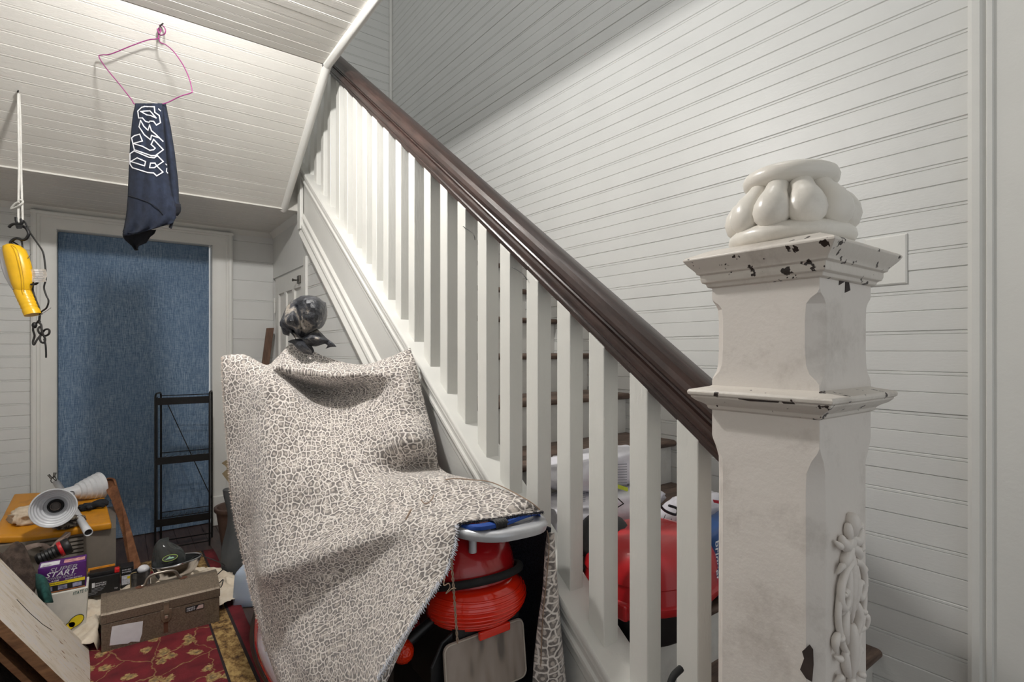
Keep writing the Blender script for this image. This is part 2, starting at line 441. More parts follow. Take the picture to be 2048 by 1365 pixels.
# ------------------------------------------------------------------ balustrade
bl = thing('balustrade', (0.985, 2.0, 0.3), 'dark stained handrail on square white balusters climbing the stairs', 'railing')
RB0, RBZ = 0.592, 1.033
def RBZ_at(y): return RBZ + SL*(y - RB0)
ca = math.cos(math.atan(SL))
half = [(0.026,0),(0.026,0.006),(0.032,0.008),(0.032,0.013),(0.037,0.015),(0.039,0.020),(0.036,0.024),(0.040,0.026),(0.046,0.031),(0.048,0.038),(0.047,0.046),(0.042,0.051),(0.034,0.053),(0.032,0.057),(0.037,0.060),(0.043,0.066),(0.0455,0.075),(0.043,0.087),(0.035,0.097),(0.021,0.1035),(0.0,0.105)]
prof = half + [(-x, h) for x, h in reversed(half[:-1])]
XR = 0.985
m = MB().loft([[Vector((XR+x, y, RBZ_at(y) + h/ca)) for x, h in prof] for y in (0.55, 1.3, 2.1, 2.9, 3.75)])
obj('handrail', m, MT['rail'], parent=bl, smooth=24)
rng = random.Random(3)
k = 0
while True:
    y = 0.648 + 0.1285*k + rng.uniform(-0.004, 0.004)
    if y > 3.60: break
    w = 0.053; x0, x1 = 0.957 + rng.uniform(-.002,.002), 1.006
    m = MB()
    b = [Vector((x, yy, L(yy)-0.002)) for x, yy in ((x0,y),(x1,y),(x1,y+w),(x0,y+w))]
    t = [Vector((x, yy, RBZ_at(yy)+0.003)) for x, yy in ((x0,y),(x1,y),(x1,y+w),(x0,y+w))]
    m.loft([b, t])
    # the foot is cut level: a small wedge fills the gap on the sloping shoe
    obj('baluster', m, MT['baluster'], parent=bl, bevel=0.0025)
    k += 1
# two bits of wire caught under the rail
def wire(pts, name, mat, r=0.0012, parent=None):
    return obj(name, MB().tube(curve_pts(pts, 6), r, 6), mat, parent=parent, smooth=80)
MT['blackwire'] = plain('black_wire', (26,25,25), rough=0.5)
for (a, b, c) in (((926,453),(946,468),(950,480)), ((1024,535),(1044,547),(1054,560))):
    wire([P(*a, x=0.952), P(*b, x=0.950), P(*c, x=0.951)], 'wire_scrap', MT['blackwire'], parent=bl)

# ------------------------------------------------------------------ newel post
NX0, NX1, NY0, NY1 = 0.892, 1.094, 0.383, 0.573
nx, ny = (NX0+NX1)/2, (NY0+NY1)/2
nw = thing('newel_post', (nx, ny, 0.125), 'massive square white newel post with chipped mouldings and carved finial', 'newel post')
def oct_ring(x0, x1, y0, y1, z, c, inset=0):
    x0 += inset; x1 -= inset; y0 += inset; y1 -= inset
    return [Vector(p) for p in ((x0+c,y0,z),(x1-c,y0,z),(x1,y0+c,z),(x1,y1-c,z),(x1-c,y1,z),(x0+c,y1,z),(x0,y1-c,z),(x0,y0+c,z))]
def shaft(sections): return MB().loft([oct_ring(NX0,NX1,NY0,NY1,z,c,i) for z,c,i in sections])
C = 0.021
obj('upper_block', shaft([(1.165,.001,0),(1.205,.001,0),(1.212,.006,.0),(1.222,.016,.0),(1.236,C,0),(1.262,C+.002,.0),(1.312,C+.002,.0),(1.336,C,0),(1.345,.014,0),(1.352,.004,0),(1.358,.001,0),(1.40,.001,0)]), MT['newel'], parent=nw, smooth=25)
obj('lower_shaft', shaft([(0.0,.001,0),(0.12,.001,0),(0.16,C,0),(0.5,C,0),(1.03,C,.001),(1.062,C-.001,.001),(1.082,.013,.0),(1.096,.004,0),(1.104,.001,0),(1.165,.001,0)]), MT['newel'], parent=nw, smooth=25)
def ring_mould(prof):
    """prof: (overhang, z) going up, mitred round the shaft"""
    return MB().loft([[Vector((NX0-o,NY0-o,z)),Vector((NX1+o,NY0-o,z)),Vector((NX1+o,NY1+o,z)),Vector((NX0-o,NY1+o,z))] for o,z in prof])
obj('band_moulding', ring_mould([(0.0,1.150),(0.005,1.153),(0.007,1.159),(0.012,1.163),(0.021,1.168),(0.027,1.174),(0.027,1.177),(0.031,1.179),(0.032,1.184),(0.030,1.188),(0.004,1.194),(0.0,1.196)]), MT['newel_chip'], parent=nw, smooth=30, bevel=0.001)
obj('cap_moulding', ring_mould([(0.0,1.376),(0.006,1.378),(0.008,1.384),(0.013,1.386),(0.015,1.392),(0.015,1.400),(0.020,1.402),(0.021,1.406),(0.025,1.411),(0.032,1.419),(0.037,1.427),(0.037,1.430),(0.034,1.433),(0.0,1.447),(-0.05,1.450)]), MT['newel_chip'], parent=nw, smooth=30, bevel=0.001)
# finial: base ring, ring of lobes, upper ring
fz = 1.447
tilt = Matrix.Identity(4)
fc = Vector((nx, ny, 0))
fin = obj('finial_base', MB().lathe([(0.055,fz-.004),(0.09,fz-.002),(0.100,fz+.004),(0.105,fz+.014),(0.103,fz+.024),(0.094,fz+.032),(0.084,fz+.036),(0.075,fz+.045),(0.07,fz+.07),(0.06,fz+.10),(0.05,fz+.12)], fc, seg=40), MT['ivory'], parent=nw, smooth=60)
NL = 10
for k in range(NL):
    a = 2*math.pi*k/NL + 0.12
    er = Vector((math.cos(a), math.sin(a), 0)); et = Vector((-math.sin(a), math.cos(a), 0)); ez = Vector((0,0,1))
    rings = []
    # a pear-shaped lobe hanging outward: narrow at the top, bulging low down
    path = [(0.046,0.114,0.010),(0.054,0.110,0.0155),(0.062,0.101,0.0165),(0.071,0.089,0.0175),(0.080,0.077,0.022),(0.085,0.064,0.0265),(0.086,0.053,0.0285),(0.084,0.042,0.0265),(0.080,0.033,0.020),(0.076,0.027,0.010),(0.074,0.0245,0.001)]
    for j, (r, h, w) in enumerate(path):
        r2, h2, _ = path[min(j+1, len(path)-1)]; r1, h1, _ = path[max(j-1, 0)]
        d = (er*(r2-r1) + ez*(h2-h1)).normalized(); nrm = et.cross(d)
        c = fc + er*r + ez*(fz+h)
        rings.append([c + et*w*1.12*math.cos(2*math.pi*q/14) + nrm*w*0.92*math.sin(2*math.pi*q/14) for q in range(14)])
    obj('lobe', MB().loft(rings), MT['ivory'], parent=nw, smooth=80)
obj('finial_ring', MB().lathe([(0.03,fz+.100),(0.056,fz+.106),(0.070,fz+.109),(0.078,fz+.116),(0.080,fz+.126),(0.076,fz+.136),(0.066,fz+.142),(0.052,fz+.141),(0.03,fz+.136),(0.001,fz+.135)], fc, seg=40), MT['ivory'], parent=nw, smooth=60)
# carved applique on the face towards the viewer: leaves, scrolls and a drop
m = MB(); yo = NY0
xc = 0.995
def S(dx, z, out=0.006): return Vector((xc+dx, yo-out, z))
def leaf(m, pts, w, th=0.009):
    pts = curve_pts(pts, 5); n = len(pts)
    rr = [max(0.0012, w*math.sin(math.pi*(0.12+0.85*i/(n-1)))**0.8) for i in range(n)]
    m.tube(pts, rr, 8)
rn = random.Random(5)
leaf(m, [S(0,.985),S(.004,.965),S(0,.945)], .013); leaf(m, [S(-.014,.972),S(-.012,.955),S(-.004,.94)], .008); leaf(m, [S(.016,.975),S(.014,.958),S(.006,.94)], .008)
for sgn in (-1, 1):
    leaf(m, [S(0,.945),S(sgn*.02,.935),S(sgn*.034,.945),S(sgn*.038,.957)], .010)
    leaf(m, [S(0,.93),S(sgn*.022,.915),S(sgn*.03,.90)], .010)
    # big scroll
    sc = [(0.004,.905),(0.03,.893),(0.046,.87),(0.044,.845),(0.030,.836),(0.020,.848),(0.026,.862),(0.034,.860)]
    m.tube(curve_pts([S(sgn*x,z,.008) for x,z in sc],5), [0.0065]*(5*(len(sc)-1)+1), 8)
    sc = [(0.046,.86),(0.052,.83),(0.046,.80),(0.034,.775),(0.020,.757)]
    m.tube(curve_pts([S(sgn*x,z,.006) for x,z in sc],5), 0.0055, 8)
    leaf(m, [S(sgn*.05,.80),S(sgn*.062,.79),S(sgn*.06,.77)], .007)
    leaf(m, [S(sgn*.012,.90),S(sgn*.016,.86),S(sgn*.012,.815)], .009)
    leaf(m, [S(sgn*.02,.83),S(sgn*.03,.80),S(sgn*.018,.77)], .009)
    leaf(m, [S(sgn*.026,.765),S(sgn*.022,.735),S(sgn*.008,.71)], .008)
for k in range(16):
    zz = .955 - .018*k; sgn = -1 if k % 2 else 1; x0_ = .018 + .022*abs(math.sin(k*1.3)); ln2 = .012 + .008*rn.random()
    leaf(m, [S(sgn*x0_, zz, .004), S(sgn*(x0_+ln2*.6), zz+.006*rn.uniform(-1,1.5), .009), S(sgn*(x0_+ln2), zz+.016*rn.uniform(-.6,1), .003)], .0055)
leaf(m, [S(0,.92),S(0,.87),S(0,.80)], .010); leaf(m, [S(0,.80),S(.003,.76),S(0,.70)], .012); leaf(m, [S(0,.71),S(0,.685),S(0,.665)], .010)
m.ellipsoid(S(0,.935,.004), .016, .009, .014)
obj('carved_ornament', m, MT['newel'], parent=nw, smooth=80)

# bare dark patches where the paint has flaked off
MT['barewood'] = plain('bare_dark_wood', (54,44,40), rough=0.8, var=0.3)
def chip(pts, x=None, y=None):
    q = [P(a, b, x=x, y=y) for a, b in pts]
    obj('paint_chip', MB().extrude(q, (0,.0008,0) if x is None else (.0008,0,0)), MT['barewood'], parent=nw)
chip([(1679,557),(1697,557),(1701,581),(1690,586),(1691,563),(1678,571)], y=NY0-.0006)
chip([(1619,1290),(1626,1300),(1627,1330),(1624,1365),(1612,1358),(1600,1340),(1608,1318),(1604,1304)], x=NX0-.0006)
chip([(1560,801),(1585,804),(1590,809),(1567,808)], x=NX0-.0285)
chip([(1470,793),(1525,799),(1560,802),(1556,806),(1500,803),(1478,799)], x=NX0-.0285)
# ------------------------------------------------------------------ right-hand casing and switch plate
prof = [(0,0.0),(0,0.030),(0.010,0.036),(0.026,0.034),(0.030,0.022),(0.036,0.020),(0.040,0.024),(0.050,0.022),(0.052,0.014),(0.060,0.012),(0.140,0.012),(0.144,0.018),(0.160,0.018),(0.22,0.018),(0.22,0)]
struct('trim_14', MB().loft([[Vector((XW+0.012-q-0.012, 0.432-p, z)) for p, q in prof] for z in (0, 3.3)]), MT['trim'], smooth=35)
sp = P(1815, 470, x=XW); sb = P(1815, 570, x=XW)
m = MB(); zt, zb_ = sp.z+0.004, sb.z+0.004; y1 = sp.y; y2 = y1 + 0.115
m.loft([[Vector((XW-d, a, b)) for a, b in ((y1+i,zb_+i),(y2-i,zb_+i),(y2-i,zt-i),(y1+i,zt-i))] for d, i in ((-0.002,0),(0.004,0),(0.007,0.004),(0.0072,0.02))])
tag(obj('switch_plate', m, MT['trim'], smooth=30), 'blank white painted square cover plate on boarded wall behind the newel', 'switch plate')
# ------------------------------------------------------------------ scooter under its blanket
def PT(px, py, t):
    """point at a photo pixel and a given depth straight ahead of the camera"""
    u = (px - CX) / FPX; v = (HY - py) / FPX
    return Vector(((FX + u*FY)*t, (FY - u*FX)*t, CAMZ + v*t))
def gloss(name, rgb, rough=0.2, coat=0.6):
    m = NT(name); m.base(g(rgb)); m.rough(rough); m.b.inputs['Coat Weight'].default_value = coat; return m.mat
MT['red'] = gloss('red_gloss_plastic', (172,20,26), 0.22)
MT['black_plastic'] = plain('black_plastic', (24,24,26), rough=0.45, var=0.2, bump=0.1)
MT['silver'] = plain('silver_painted_metal', (196,198,202), rough=0.32, metal=0.35, var=0.05)
MT['bluestrap'] = plain('blue_nylon_strap', (14,66,150), rough=0.6, bump=0.3, bscale=400)
MT['white_gloss'] = gloss('white_gloss_plastic', (222,222,232), 0.2)
MT['rubber'] = plain('black_rubber', (22,22,23), rough=0.8, bump=0.2)
MT['chrome'] = plain('chrome', (205,205,208), rough=0.15, metal=1.0, var=0.03)
m = NT('red_lens'); m.base(g((240,44,18))); m.rough(0.12); m.b.inputs['Coat Weight'].default_value = 0.8; m.b.inputs['Transmission Weight'].default_value = 0.12; MT['lens'] = m.mat
m = NT('amber_lens'); m.base(g((214,48,14))); m.rough(0.2)
v = m.n('ShaderNodeTexVoronoi'); v.inputs['Scale'].default_value = 160; m.set(v.inputs['Vector'], m.world()); m.bump(v.outputs['Distance'], 0.6, 0.003); MT['amber'] = m.mat

SX = 0.735
sco = thing('motor_scooter', (0.70, 1.7, 0), 'red and white motor scooter parked along the stairs under a blanket', 'scooter')
def flat_loop(pts, w, h):
    """a flattened bar swept along a level path"""
    pts = curve_pts(pts, 6); rings = []
    for i, p in enumerate(pts):
        d = (pts[min(i+1, len(pts)-1)] - pts[max(i-1, 0)]); d.z = 0; d.normalize(); s = Vector((-d.y, d.x, 0))
        sec = [(-w/2, 0), (-w/2+.004, -h*.5), (w/2-.004, -h*.5), (w/2, -h*.1), (w/2-.002, h*.32), (w/2-.010, h*.5), (-w/2+.010, h*.5), (-w/2+.002, h*.32)]
        rings.append([p + s*a + Vector((0,0,b)) for a, b in sec])
    return MB().loft(rings)
zr = 0.822
rk = obj('luggage_rack', flat_loop([(.660,1.30,zr),(.664,1.17,zr),(.684,1.085,zr),(.725,1.035,zr),(.79,1.022,zr),(.842,1.025,zr),(.872,1.06,zr),(.878,1.14,zr),(.872,1.30,zr)], 0.042, 0.024), MT['silver'], parent=sco, smooth=50)
obj('rack_plate', MB().extrude([(.80,1.04,zr-.004),(.862,1.05,zr-.004),(.860,1.15,zr-.004),(.80,1.14,zr-.004),(.775,1.08,zr-.004)], (0,0,.014)), MT['silver'], parent=rk, bevel=0.003)
for x, y in ((.70,1.10),(.80,1.12)):
    obj('rack_post', MB().lathe([(.010,0),(.010,.05)], (x, y, zr-.055), seg=12), MT['silver'], parent=rk, smooth=60)
# blue strap with a coil of black cord
st_p = curve_pts([(.668,1.12,zr+.010),(.680,1.07,zr+.018),(.70,1.052,zr+.020),(.76,1.050,zr+.020),(.82,1.055,zr+.024),(.865,1.062,zr+.022),(.876,1.066,zr+.012)], 6)
tag(obj('strap', MB().loft([[p+Vector((0,a,b)) for a,b in ((-.012,-.004),(.012,-.004),(.014,0),(.012,.005),(-.012,.005),(-.014,0))] for p in st_p]), MT['bluestrap'], smooth=60), 'blue nylon strap lashed across the silver scooter rack', 'strap')
cp = []
for i in range(60):
    a = i*0.9; cp.append(Vector((.725+.035*i/60, 1.050+.016*math.cos(a), zr+.020+.011*math.sin(a))))
obj('rack_cord', MB().tube(cp, 0.0022, 6), MT['blackwire'], parent=sco, smooth=80)
# tail: red cowl, black seam, ribbed lens, reflector
def half_shell(cx, cy, cz, rx, ry, rz, n=30, mrows=12, z0=-1.0, z1=1.0, tiltx=0.0, pw=1.0):
    """bulging shell facing -y"""
    rows = []
    for i in range(mrows+1):
        s = z0 + (z1-z0)*i/mrows; k = math.sqrt(max(0.0, 1-s*s)); row = []
        for j in range(n+1):
            a = math.pi*j/n
            x = -math.cos(a)*(k**pw if k else 0); y = -math.sin(a)*k
            row.append(Vector((cx + rx*x, cy + ry*y + tiltx*s*rz, cz + rz*s)))
        rows.append(row)
    return MB().grid(rows)
obj('tail_cowl', half_shell(SX, 1.20, 0.715, 0.128, 0.135, 0.115, z0=-0.35, z1=0.95, tiltx=0.35), MT['red'], parent=sco, smooth=80, solid=0.004)
seam = []
for j in range(25):
    a = math.pi*j/24
    seam.append(Vector((SX - .128*math.cos(a), 1.165 - .125*math.sin(a), .684 + .034*math.sin(a))))
obj('tail_seam', MB().tube(seam, 0.010, 8), MT['rubber'], parent=sco, smooth=80)
ln = obj('tail_light', half_shell(SX, 1.15, 0.638, 0.135, 0.125, 0.072, z0=-0.98, z1=0.75, tiltx=-0.15), MT['lens'], parent=sco, smooth=80, solid=0.003)
for i in range(9):
    s = -0.72 + 1.16*i/8; k = math.sqrt(1-s*s)
    rib = [Vector((SX - .135*k*math.cos(a)*1.006, 1.15 - .125*k*math.sin(a)*1.008 - .15*s*.072, .638+.072*s)) for a in [math.pi*(0.06+0.80*j/24) for j in range(25)]]
    obj('rib', MB().tube(rib, 0.0030, 6), MT['lens'], parent=ln, smooth=80)
obj('reflector', MB().box(SX-.045, SX+.045, 1.052, 1.062, .572, .592), MT['lens'], parent=sco, bevel=0.003)
# black undertail, fender, brackets
m = MB().loft([[Vector((SX-w, y0, z)), Vector((SX+w, y0, z)), Vector((SX+w*.9, y1, z)), Vector((SX-w*.9, y1, z))] for w, y0, y1, z in ((.115,1.14,1.5,.66),(.10,1.075,1.5,.62),(.085,1.075,1.45,.55),(.075,1.085,1.4,.47),(.07,1.09,1.38,.36))])
obj('undertail', m, MT['black_plastic'], parent=sco, smooth=40, bevel=0.006)
obj('side_cover', MB().loft([[Vector((SX+s*(.11+.02*math.sin(k)), y, z+dz)) for s, z in ((-1,.50),(1,.50),(1,.70),(-1,.70))] for k, y, dz in ((0,1.30,.0),(1,1.45,.0),(1.5,1.65,.0))]), MT['red'], parent=sco, bevel=0.02)
obj('plate_bracket', MB().extrude([(SX-.16,1.082,.33),(SX-.10,1.082,.33),(SX-.10,1.082,.60),(SX-.13,1.082,.585),(SX-.158,1.082,.535)], (0,.008,0)), MT['black_plastic'], parent=sco, bevel=0.004)
# number plate, leaning back a little, nothing legible on it
m = NT('blurred_plate'); gg = m.mapping(scale=(15,1,4), vec=m.world())
n1 = m.noise(2.2, vec=gg, detail=1); base = m.ramp(n1, [(0.30, g((112,104,98))), (0.46, g((150,138,128))), (0.7, g((164,152,143)))])
m.base(base); m.rough(0.75); m.b.inputs['Specular IOR Level'].default_value = 0.2; MT['plate'] = m.mat
px0, px1, pz0, pz1, py = .600, .832, .440, .583, 1.052
def rrect(x0, x1, z0, z1, r, f, n=5):
    out = []
    for cx_, cz_, a0 in ((x1-r, z0+r, -90), (x1-r, z1-r, 0), (x0+r, z1-r, 90), (x0+r, z0+r, 180)):
        for k in range(n+1):
            a = math.radians(a0 + 90*k/n); out.append(f(cx_ + r*math.cos(a), cz_ + r*math.sin(a)))
    return out
fy = lambda x, z: Vector((x, py + (z-pz0)*0.12, z))
pl = obj('number_plate', MB().extrude(rrect(px0, px1, pz0, pz1, .018, fy), (0, .004, 0)), MT['plate'], parent=sco, bevel=0.001)
rim = rrect(px0+.003, px1-.003, pz0+.003, pz1-.003, .016, lambda x, z: fy(x, z) - Vector((0,.001,0)))
obj('plate_rim', MB().tube(rim + [rim[0]], 0.0022, 6), plain('plate_rim', (182,172,160), 0.4), parent=pl, smooth=80)
for s in (-1, 1):
    if s < 0: c = Vector((.538, 1.15, .557))
    else: c = Vector((.882, 1.20, .62))
    ts = obj('turn_signal', MB().ellipsoid(c, .026, .030, .027), MT['amber'], parent=sco, smooth=80)
    obj('stalk', MB().tube([c + Vector((-s*.015, .015, .005)), Vector((SX + s*.08, 1.16, .615))], [.014, .012], 10), MT['black_plastic'], parent=ts, smooth=60)
# wheels
def wheel(c, r, w, name, turn=0.0):
    ax = Vector((math.cos(turn), math.sin(turn), 0))
    o = obj(name, MB().lathe([(r*.55,-w*.5),(r*.82,-w*.5),(r*.95,-w*.40),(r,-w*.15),(r,w*.15),(r*.95,w*.40),(r*.82,w*.5),(r*.55,w*.5)], c, axis=ax, seg=36), MT['rubber'], parent=sco, smooth=50)
    obj('rim', MB().lathe([(.02,-w*.45),(r*.5,-w*.3),(r*.58,-w*.46),(r*.58,w*.46),(r*.5,w*.3),(.02,w*.45)], c, axis=ax, seg=30), MT['silver'], parent=o, smooth=50)
wheel((SX, 1.32, .235), .235, .11, 'rear_wheel')
wheel((.60, 2.46, .225), .225, .10, 'front_wheel', 0.35)
# seat, floorboard, leg shield, steering column, bars: mostly hidden by the blanket
obj('seat', MB().loft([[Vector((SX-.05+s*w, y, z)) for s, z in ((-1,.70),(1,.70),(.9,zt),(-.9,zt))] for y, w, zt in ((1.26,.08,.775),(1.4,.10,.765),(1.55,.10,.745),(1.66,.08,.73))]), MT['rubber'], parent=sco, bevel=0.03)
obj('floorboard', MB().box(.46, .88, 1.62, 2.10, .22, .28), MT['black_plastic'], parent=sco, bevel=0.02)
# white front side panel with a red line and black edge, showing past the hem of the blanket
def front_panel(mat, name, rows):
    """a smooth skin from pixel rows (x, y, depth)"""
    cols = [curve_pts([PT(*p) for p in r], 5) for r in rows]
    cols = [curve_pts(c, 4) for c in zip(*cols)]
    return obj(name, MB().grid(cols), mat, parent=sco, smooth=180, solid=0.006)
front_panel(MT['white_gloss'], 'side_panel', [
    [(521,1222,1.86),(517,1260,1.84),(516,1295,1.80),(530,1335,1.75),(552,1372,1.69),(580,1410,1.63)],
    [(535,1225,1.80),(533,1262,1.77),(535,1295,1.74),(550,1335,1.69),(572,1372,1.64),(600,1410,1.58)],
    [(562,1232,1.84),(565,1268,1.80),(572,1300,1.77),(590,1340,1.72),(612,1376,1.67),(640,1412,1.62)]])
front_panel(MT['red'], 'red_stripe', [
    [(519,1198,1.88),(512,1235,1.865),(510,1270,1.845),(513,1300,1.82),(526,1338,1.765),(548,1378,1.70)],
    [(527,1200,1.87),(521,1235,1.85),(517,1270,1.83),(518,1300,1.80),(531,1338,1.75),(553,1378,1.685)]])
front_panel(MT['black_plastic'], 'black_edge', [
    [(516,1205,1.93),(505,1240,1.92),(501,1275,1.90),(505,1308,1.87),(520,1345,1.81),(542,1385,1.74)],
    [(519,1205,1.89),(512,1240,1.87),(509,1275,1.85),(513,1308,1.82),(527,1345,1.76),(549,1385,1.70)]])
obj('steering_column', MB().tube([(.615,2.30,.30),(.63,2.12,.80),(.63,2.03,1.05)], [.06,.07,.05], 12), MT['black_plastic'], parent=sco, smooth=60)
obj('leg_shield', MB().grid([[Vector((.63+s*w, 2.16-abs(s)*.07+dy, z)) for s in (-1,-.6,-.2,.2,.6,1)] for z, w, dy in ((.30,.15,.02),(.55,.19,0),(.80,.17,-.03),(.95,.12,-.05))]), MT['red'], parent=sco, smooth=180, solid=0.02)
obj('handlebar', MB().tube(curve_pts([(.39,2.225,1.15),(.48,2.20,1.13),(.63,2.19,1.07),(.78,2.10,1.12),(.868,1.93,1.20)], 6), .017, 10), MT['rubber'], parent=sco, smooth=60)
obj('mirror_stem', MB().tube([(.590,2.20,1.24),(.592,2.17,1.30),(.592,2.135,1.35)], .007, 8), MT['blackwire'], parent=sco, smooth=60)

# ------------------------------------------------------------------ leopard blanket
m = NT('leopard_fleece')
wv = m.world(); uvw = m.coord('UV')
nz = m.n('ShaderNodeTexNoise'); nz.inputs['Scale'].default_value = 30; nz.inputs['Detail'].default_value = 2; m.set(nz.inputs['Vector'], uvw)
wob = m.n('ShaderNodeVectorMath', _operation='SCALE'); m.set(wob.inputs[0], nz.outputs['Color']); wob.inputs['Scale'].default_value = 0.022
ad = m.n('ShaderNodeVectorMath', _operation='ADD'); m.set(ad.inputs[0], uvw); m.set(ad.inputs[1], wob.outputs[0])
ve = m.n('ShaderNodeTexVoronoi', _feature='DISTANCE_TO_EDGE', _voronoi_dimensions='2D'); ve.inputs['Scale'].default_value = 50; ve.inputs['Randomness'].default_value = 0.85; m.set(ve.inputs['Vector'], ad.outputs[0])
vf = m.n('ShaderNodeTexVoronoi', _feature='F1', _voronoi_dimensions='2D'); vf.inputs['Scale'].default_value = 50; vf.inputs['Randomness'].default_value = 0.85; m.set(vf.inputs['Vector'], ad.outputs[0])
edge = m.ramp(ve.outputs['Distance'], [(0.06, (0,0,0)), (0.14, (1,1,1))])
core = m.ramp(m.math('ADD', vf.outputs['Distance'], m.math('MULTIPLY', m.noise(140, detail=2), 0.16)), [(0.27, (1,1,1)), (0.37, (0,0,0))])
brk = m.ramp(m.noise(60, detail=3), [(0.32, (0.6,)*3), (0.55, (1,)*3)])
spot = m.mix(core, g((76,67,63)), g((192,181,172)))
spot = m.mix(m.math('SUBTRACT', 1.0, brk), spot, g((214,201,188)))
fib = m.noise(420, vec=m.mapping(scale=(1,1,.35), vec=wv), detail=3)
col = m.mix(edge, g((244,236,229)), spot)
col = m.mix(m.math('MULTIPLY', fib, 0.28), col, g((238,230,224)))
m.base(col); m.rough(0.95); m.b.inputs['Sheen Weight'].default_value = 0.35; m.b.inputs['Sheen Roughness'].default_value = 0.5
m.bump(m.math('ADD', fib, m.math('MULTIPLY', m.noise(150, detail=4), 0.8)), 0.55, 0.006)
MT['leopard'] = m.mat
m = NT('navy_fleece_lining'); m.base(m.ramp(m.noise(300, detail=4), [(0.35, g((10,11,18))), (0.7, g((44,47,62)))])); m.rough(1.0); m.bump(m.noise(260, detail=4), 0.7, 0.006); MT['lining'] = m.mat
MT['fringe'] = plain('frayed_blanket_edge', (226,214,204), rough=1.0, var=0.25, scale=200)

CG = [
 # behind the bars
 [(452,775,2.10),(492,770,2.12),(534,775,2.14),(562,770,2.18),(594,760,2.22),(652,775,2.14),(720,775,2.10),(782,770,2.05),(828,765,2.00)],
 [(447,722,2.03),(488,718,2.05),(533,736,2.06),(560,716,2.11),(592,690,2.16),(650,718,2.09),(720,734,2.06),(780,720,2.02),(822,703,1.985)],
 # crest
 [(446,718,1.99),(487,716,2.00),(533,735,2.01),(556,722,2.03),(590,705,2.08),(650,728,2.03),(720,738,1.99),(782,722,1.96),(823,704,1.965)],
 # lip that rolls over in front of the bars
 [(447,760,1.97),(489,755,1.955),(535,748,1.94),(553,735,1.95),(602,748,1.965),(662,755,1.93),(722,752,1.925),(790,745,1.90),(833,735,1.94)],
 [(450,800,1.965),(490,795,1.94),(536,775,1.885),(556,750,1.955),(612,776,2.12),(668,783,2.11),(728,778,2.02),(797,780,1.87),(841,775,1.93)],
 [(453,855,1.955),(492,850,1.915),(535,830,1.85),(580,800,1.885),(632,818,1.945),(690,817,1.96),(742,812,1.92),(807,830,1.825),(853,825,1.89)],
 [(458,920,1.94),(493,920,1.885),(533,912,1.785),(590,895,1.80),(650,890,1.81),(705,888,1.81),(765,888,1.775),(828,885,1.735),(869,882,1.83)],
 [(464,980,1.93),(495,982,1.865),(532,985,1.735),(598,968,1.715),(662,958,1.70),(722,948,1.70),(783,945,1.76),(838,935,1.83),(882,940,1.80)],
 [(472,1035,1.915),(501,1042,1.855),(530,1048,1.70),(603,1032,1.66),(678,1012,1.62),(750,990,1.595),(826,962,1.59),(890,955,1.59),(945,962,1.555)],
 [(482,1090,1.895),(507,1098,1.83),(531,1108,1.66),(607,1088,1.59),(690,1060,1.535),(778,1028,1.475),(868,1003,1.45),(955,988,1.43),(1020,986,1.415)],
 # edge of the seat
 [(494,1142,1.87),(514,1150,1.80),(533,1154,1.63),(630,1120,1.525),(735,1080,1.44),(828,1048,1.37),(912,1028,1.345),(1000,1018,1.34),(1062,1008,1.35)],
 [(502,1175,1.845),(521,1184,1.78),(546,1186,1.66),(642,1156,1.545),(744,1114,1.44),(835,1080,1.335),(914,1050,1.275),(1000,1036,1.30),(1086,1024,1.345)],
 # hanging skirt
 [(510,1208,1.82),(531,1220,1.74),(562,1230,1.63),(648,1206,1.52),(747,1166,1.40),(836,1126,1.285),(912,1090,1.245),None,None],
 [(526,1266,1.765),(547,1280,1.66),(587,1296,1.54),(657,1278,1.455),(744,1236,1.335),(824,1188,1.245),(895,1142,1.222),None,None],
 [(541,1320,1.72),(562,1335,1.59),(606,1352,1.475),(667,1338,1.41),(737,1300,1.29),(808,1248,1.215),(870,1182,1.195),None,None],
 [(560,1375,1.675),(582,1395,1.53),(624,1412,1.43),(677,1400,1.375),(734,1366,1.255),(787,1316,1.185),(832,1240,1.170),None,None],
 [(585,1440,1.625),(605,1460,1.485),(642,1473,1.395),(687,1460,1.34),(727,1428,1.23),(764,1378,1.165),(798,1292,1.150),None,None],
 [(605,1500,1.595),(624,1520,1.46),(657,1528,1.37),(692,1518,1.315),(720,1488,1.21),(740,1438,1.15),(754,1362,1.135),None,None],
]
NS = 7
def cr(p0, p1, p2, p3, t): return 0.5*((2*p1)+(p2-p0)*t+(2*p0-5*p1+4*p2-p3)*t*t+(3*p1-p0-3*p2+p3)*t**3)
full = [[(PT(*p) if p is not None else None) for p in r] for r in CG]
for r in range(12, len(full)):                       # let the spline run straight past the hem corner
    full[r][7] = full[r][6]*2 - full[r][5]; full[r][8] = full[r][6]*3 - full[r][5]*2
rows = [curve_pts(r, NS) for r in full]
cols = [curve_pts(c, NS) for c in zip(*rows)]       # cols[j][i]
nj, ni = len(cols), len(cols[0])
keep_j = 6*NS; keep_i = 11*NS
bm_ = MB(); idx = {}; bm_.uv = []
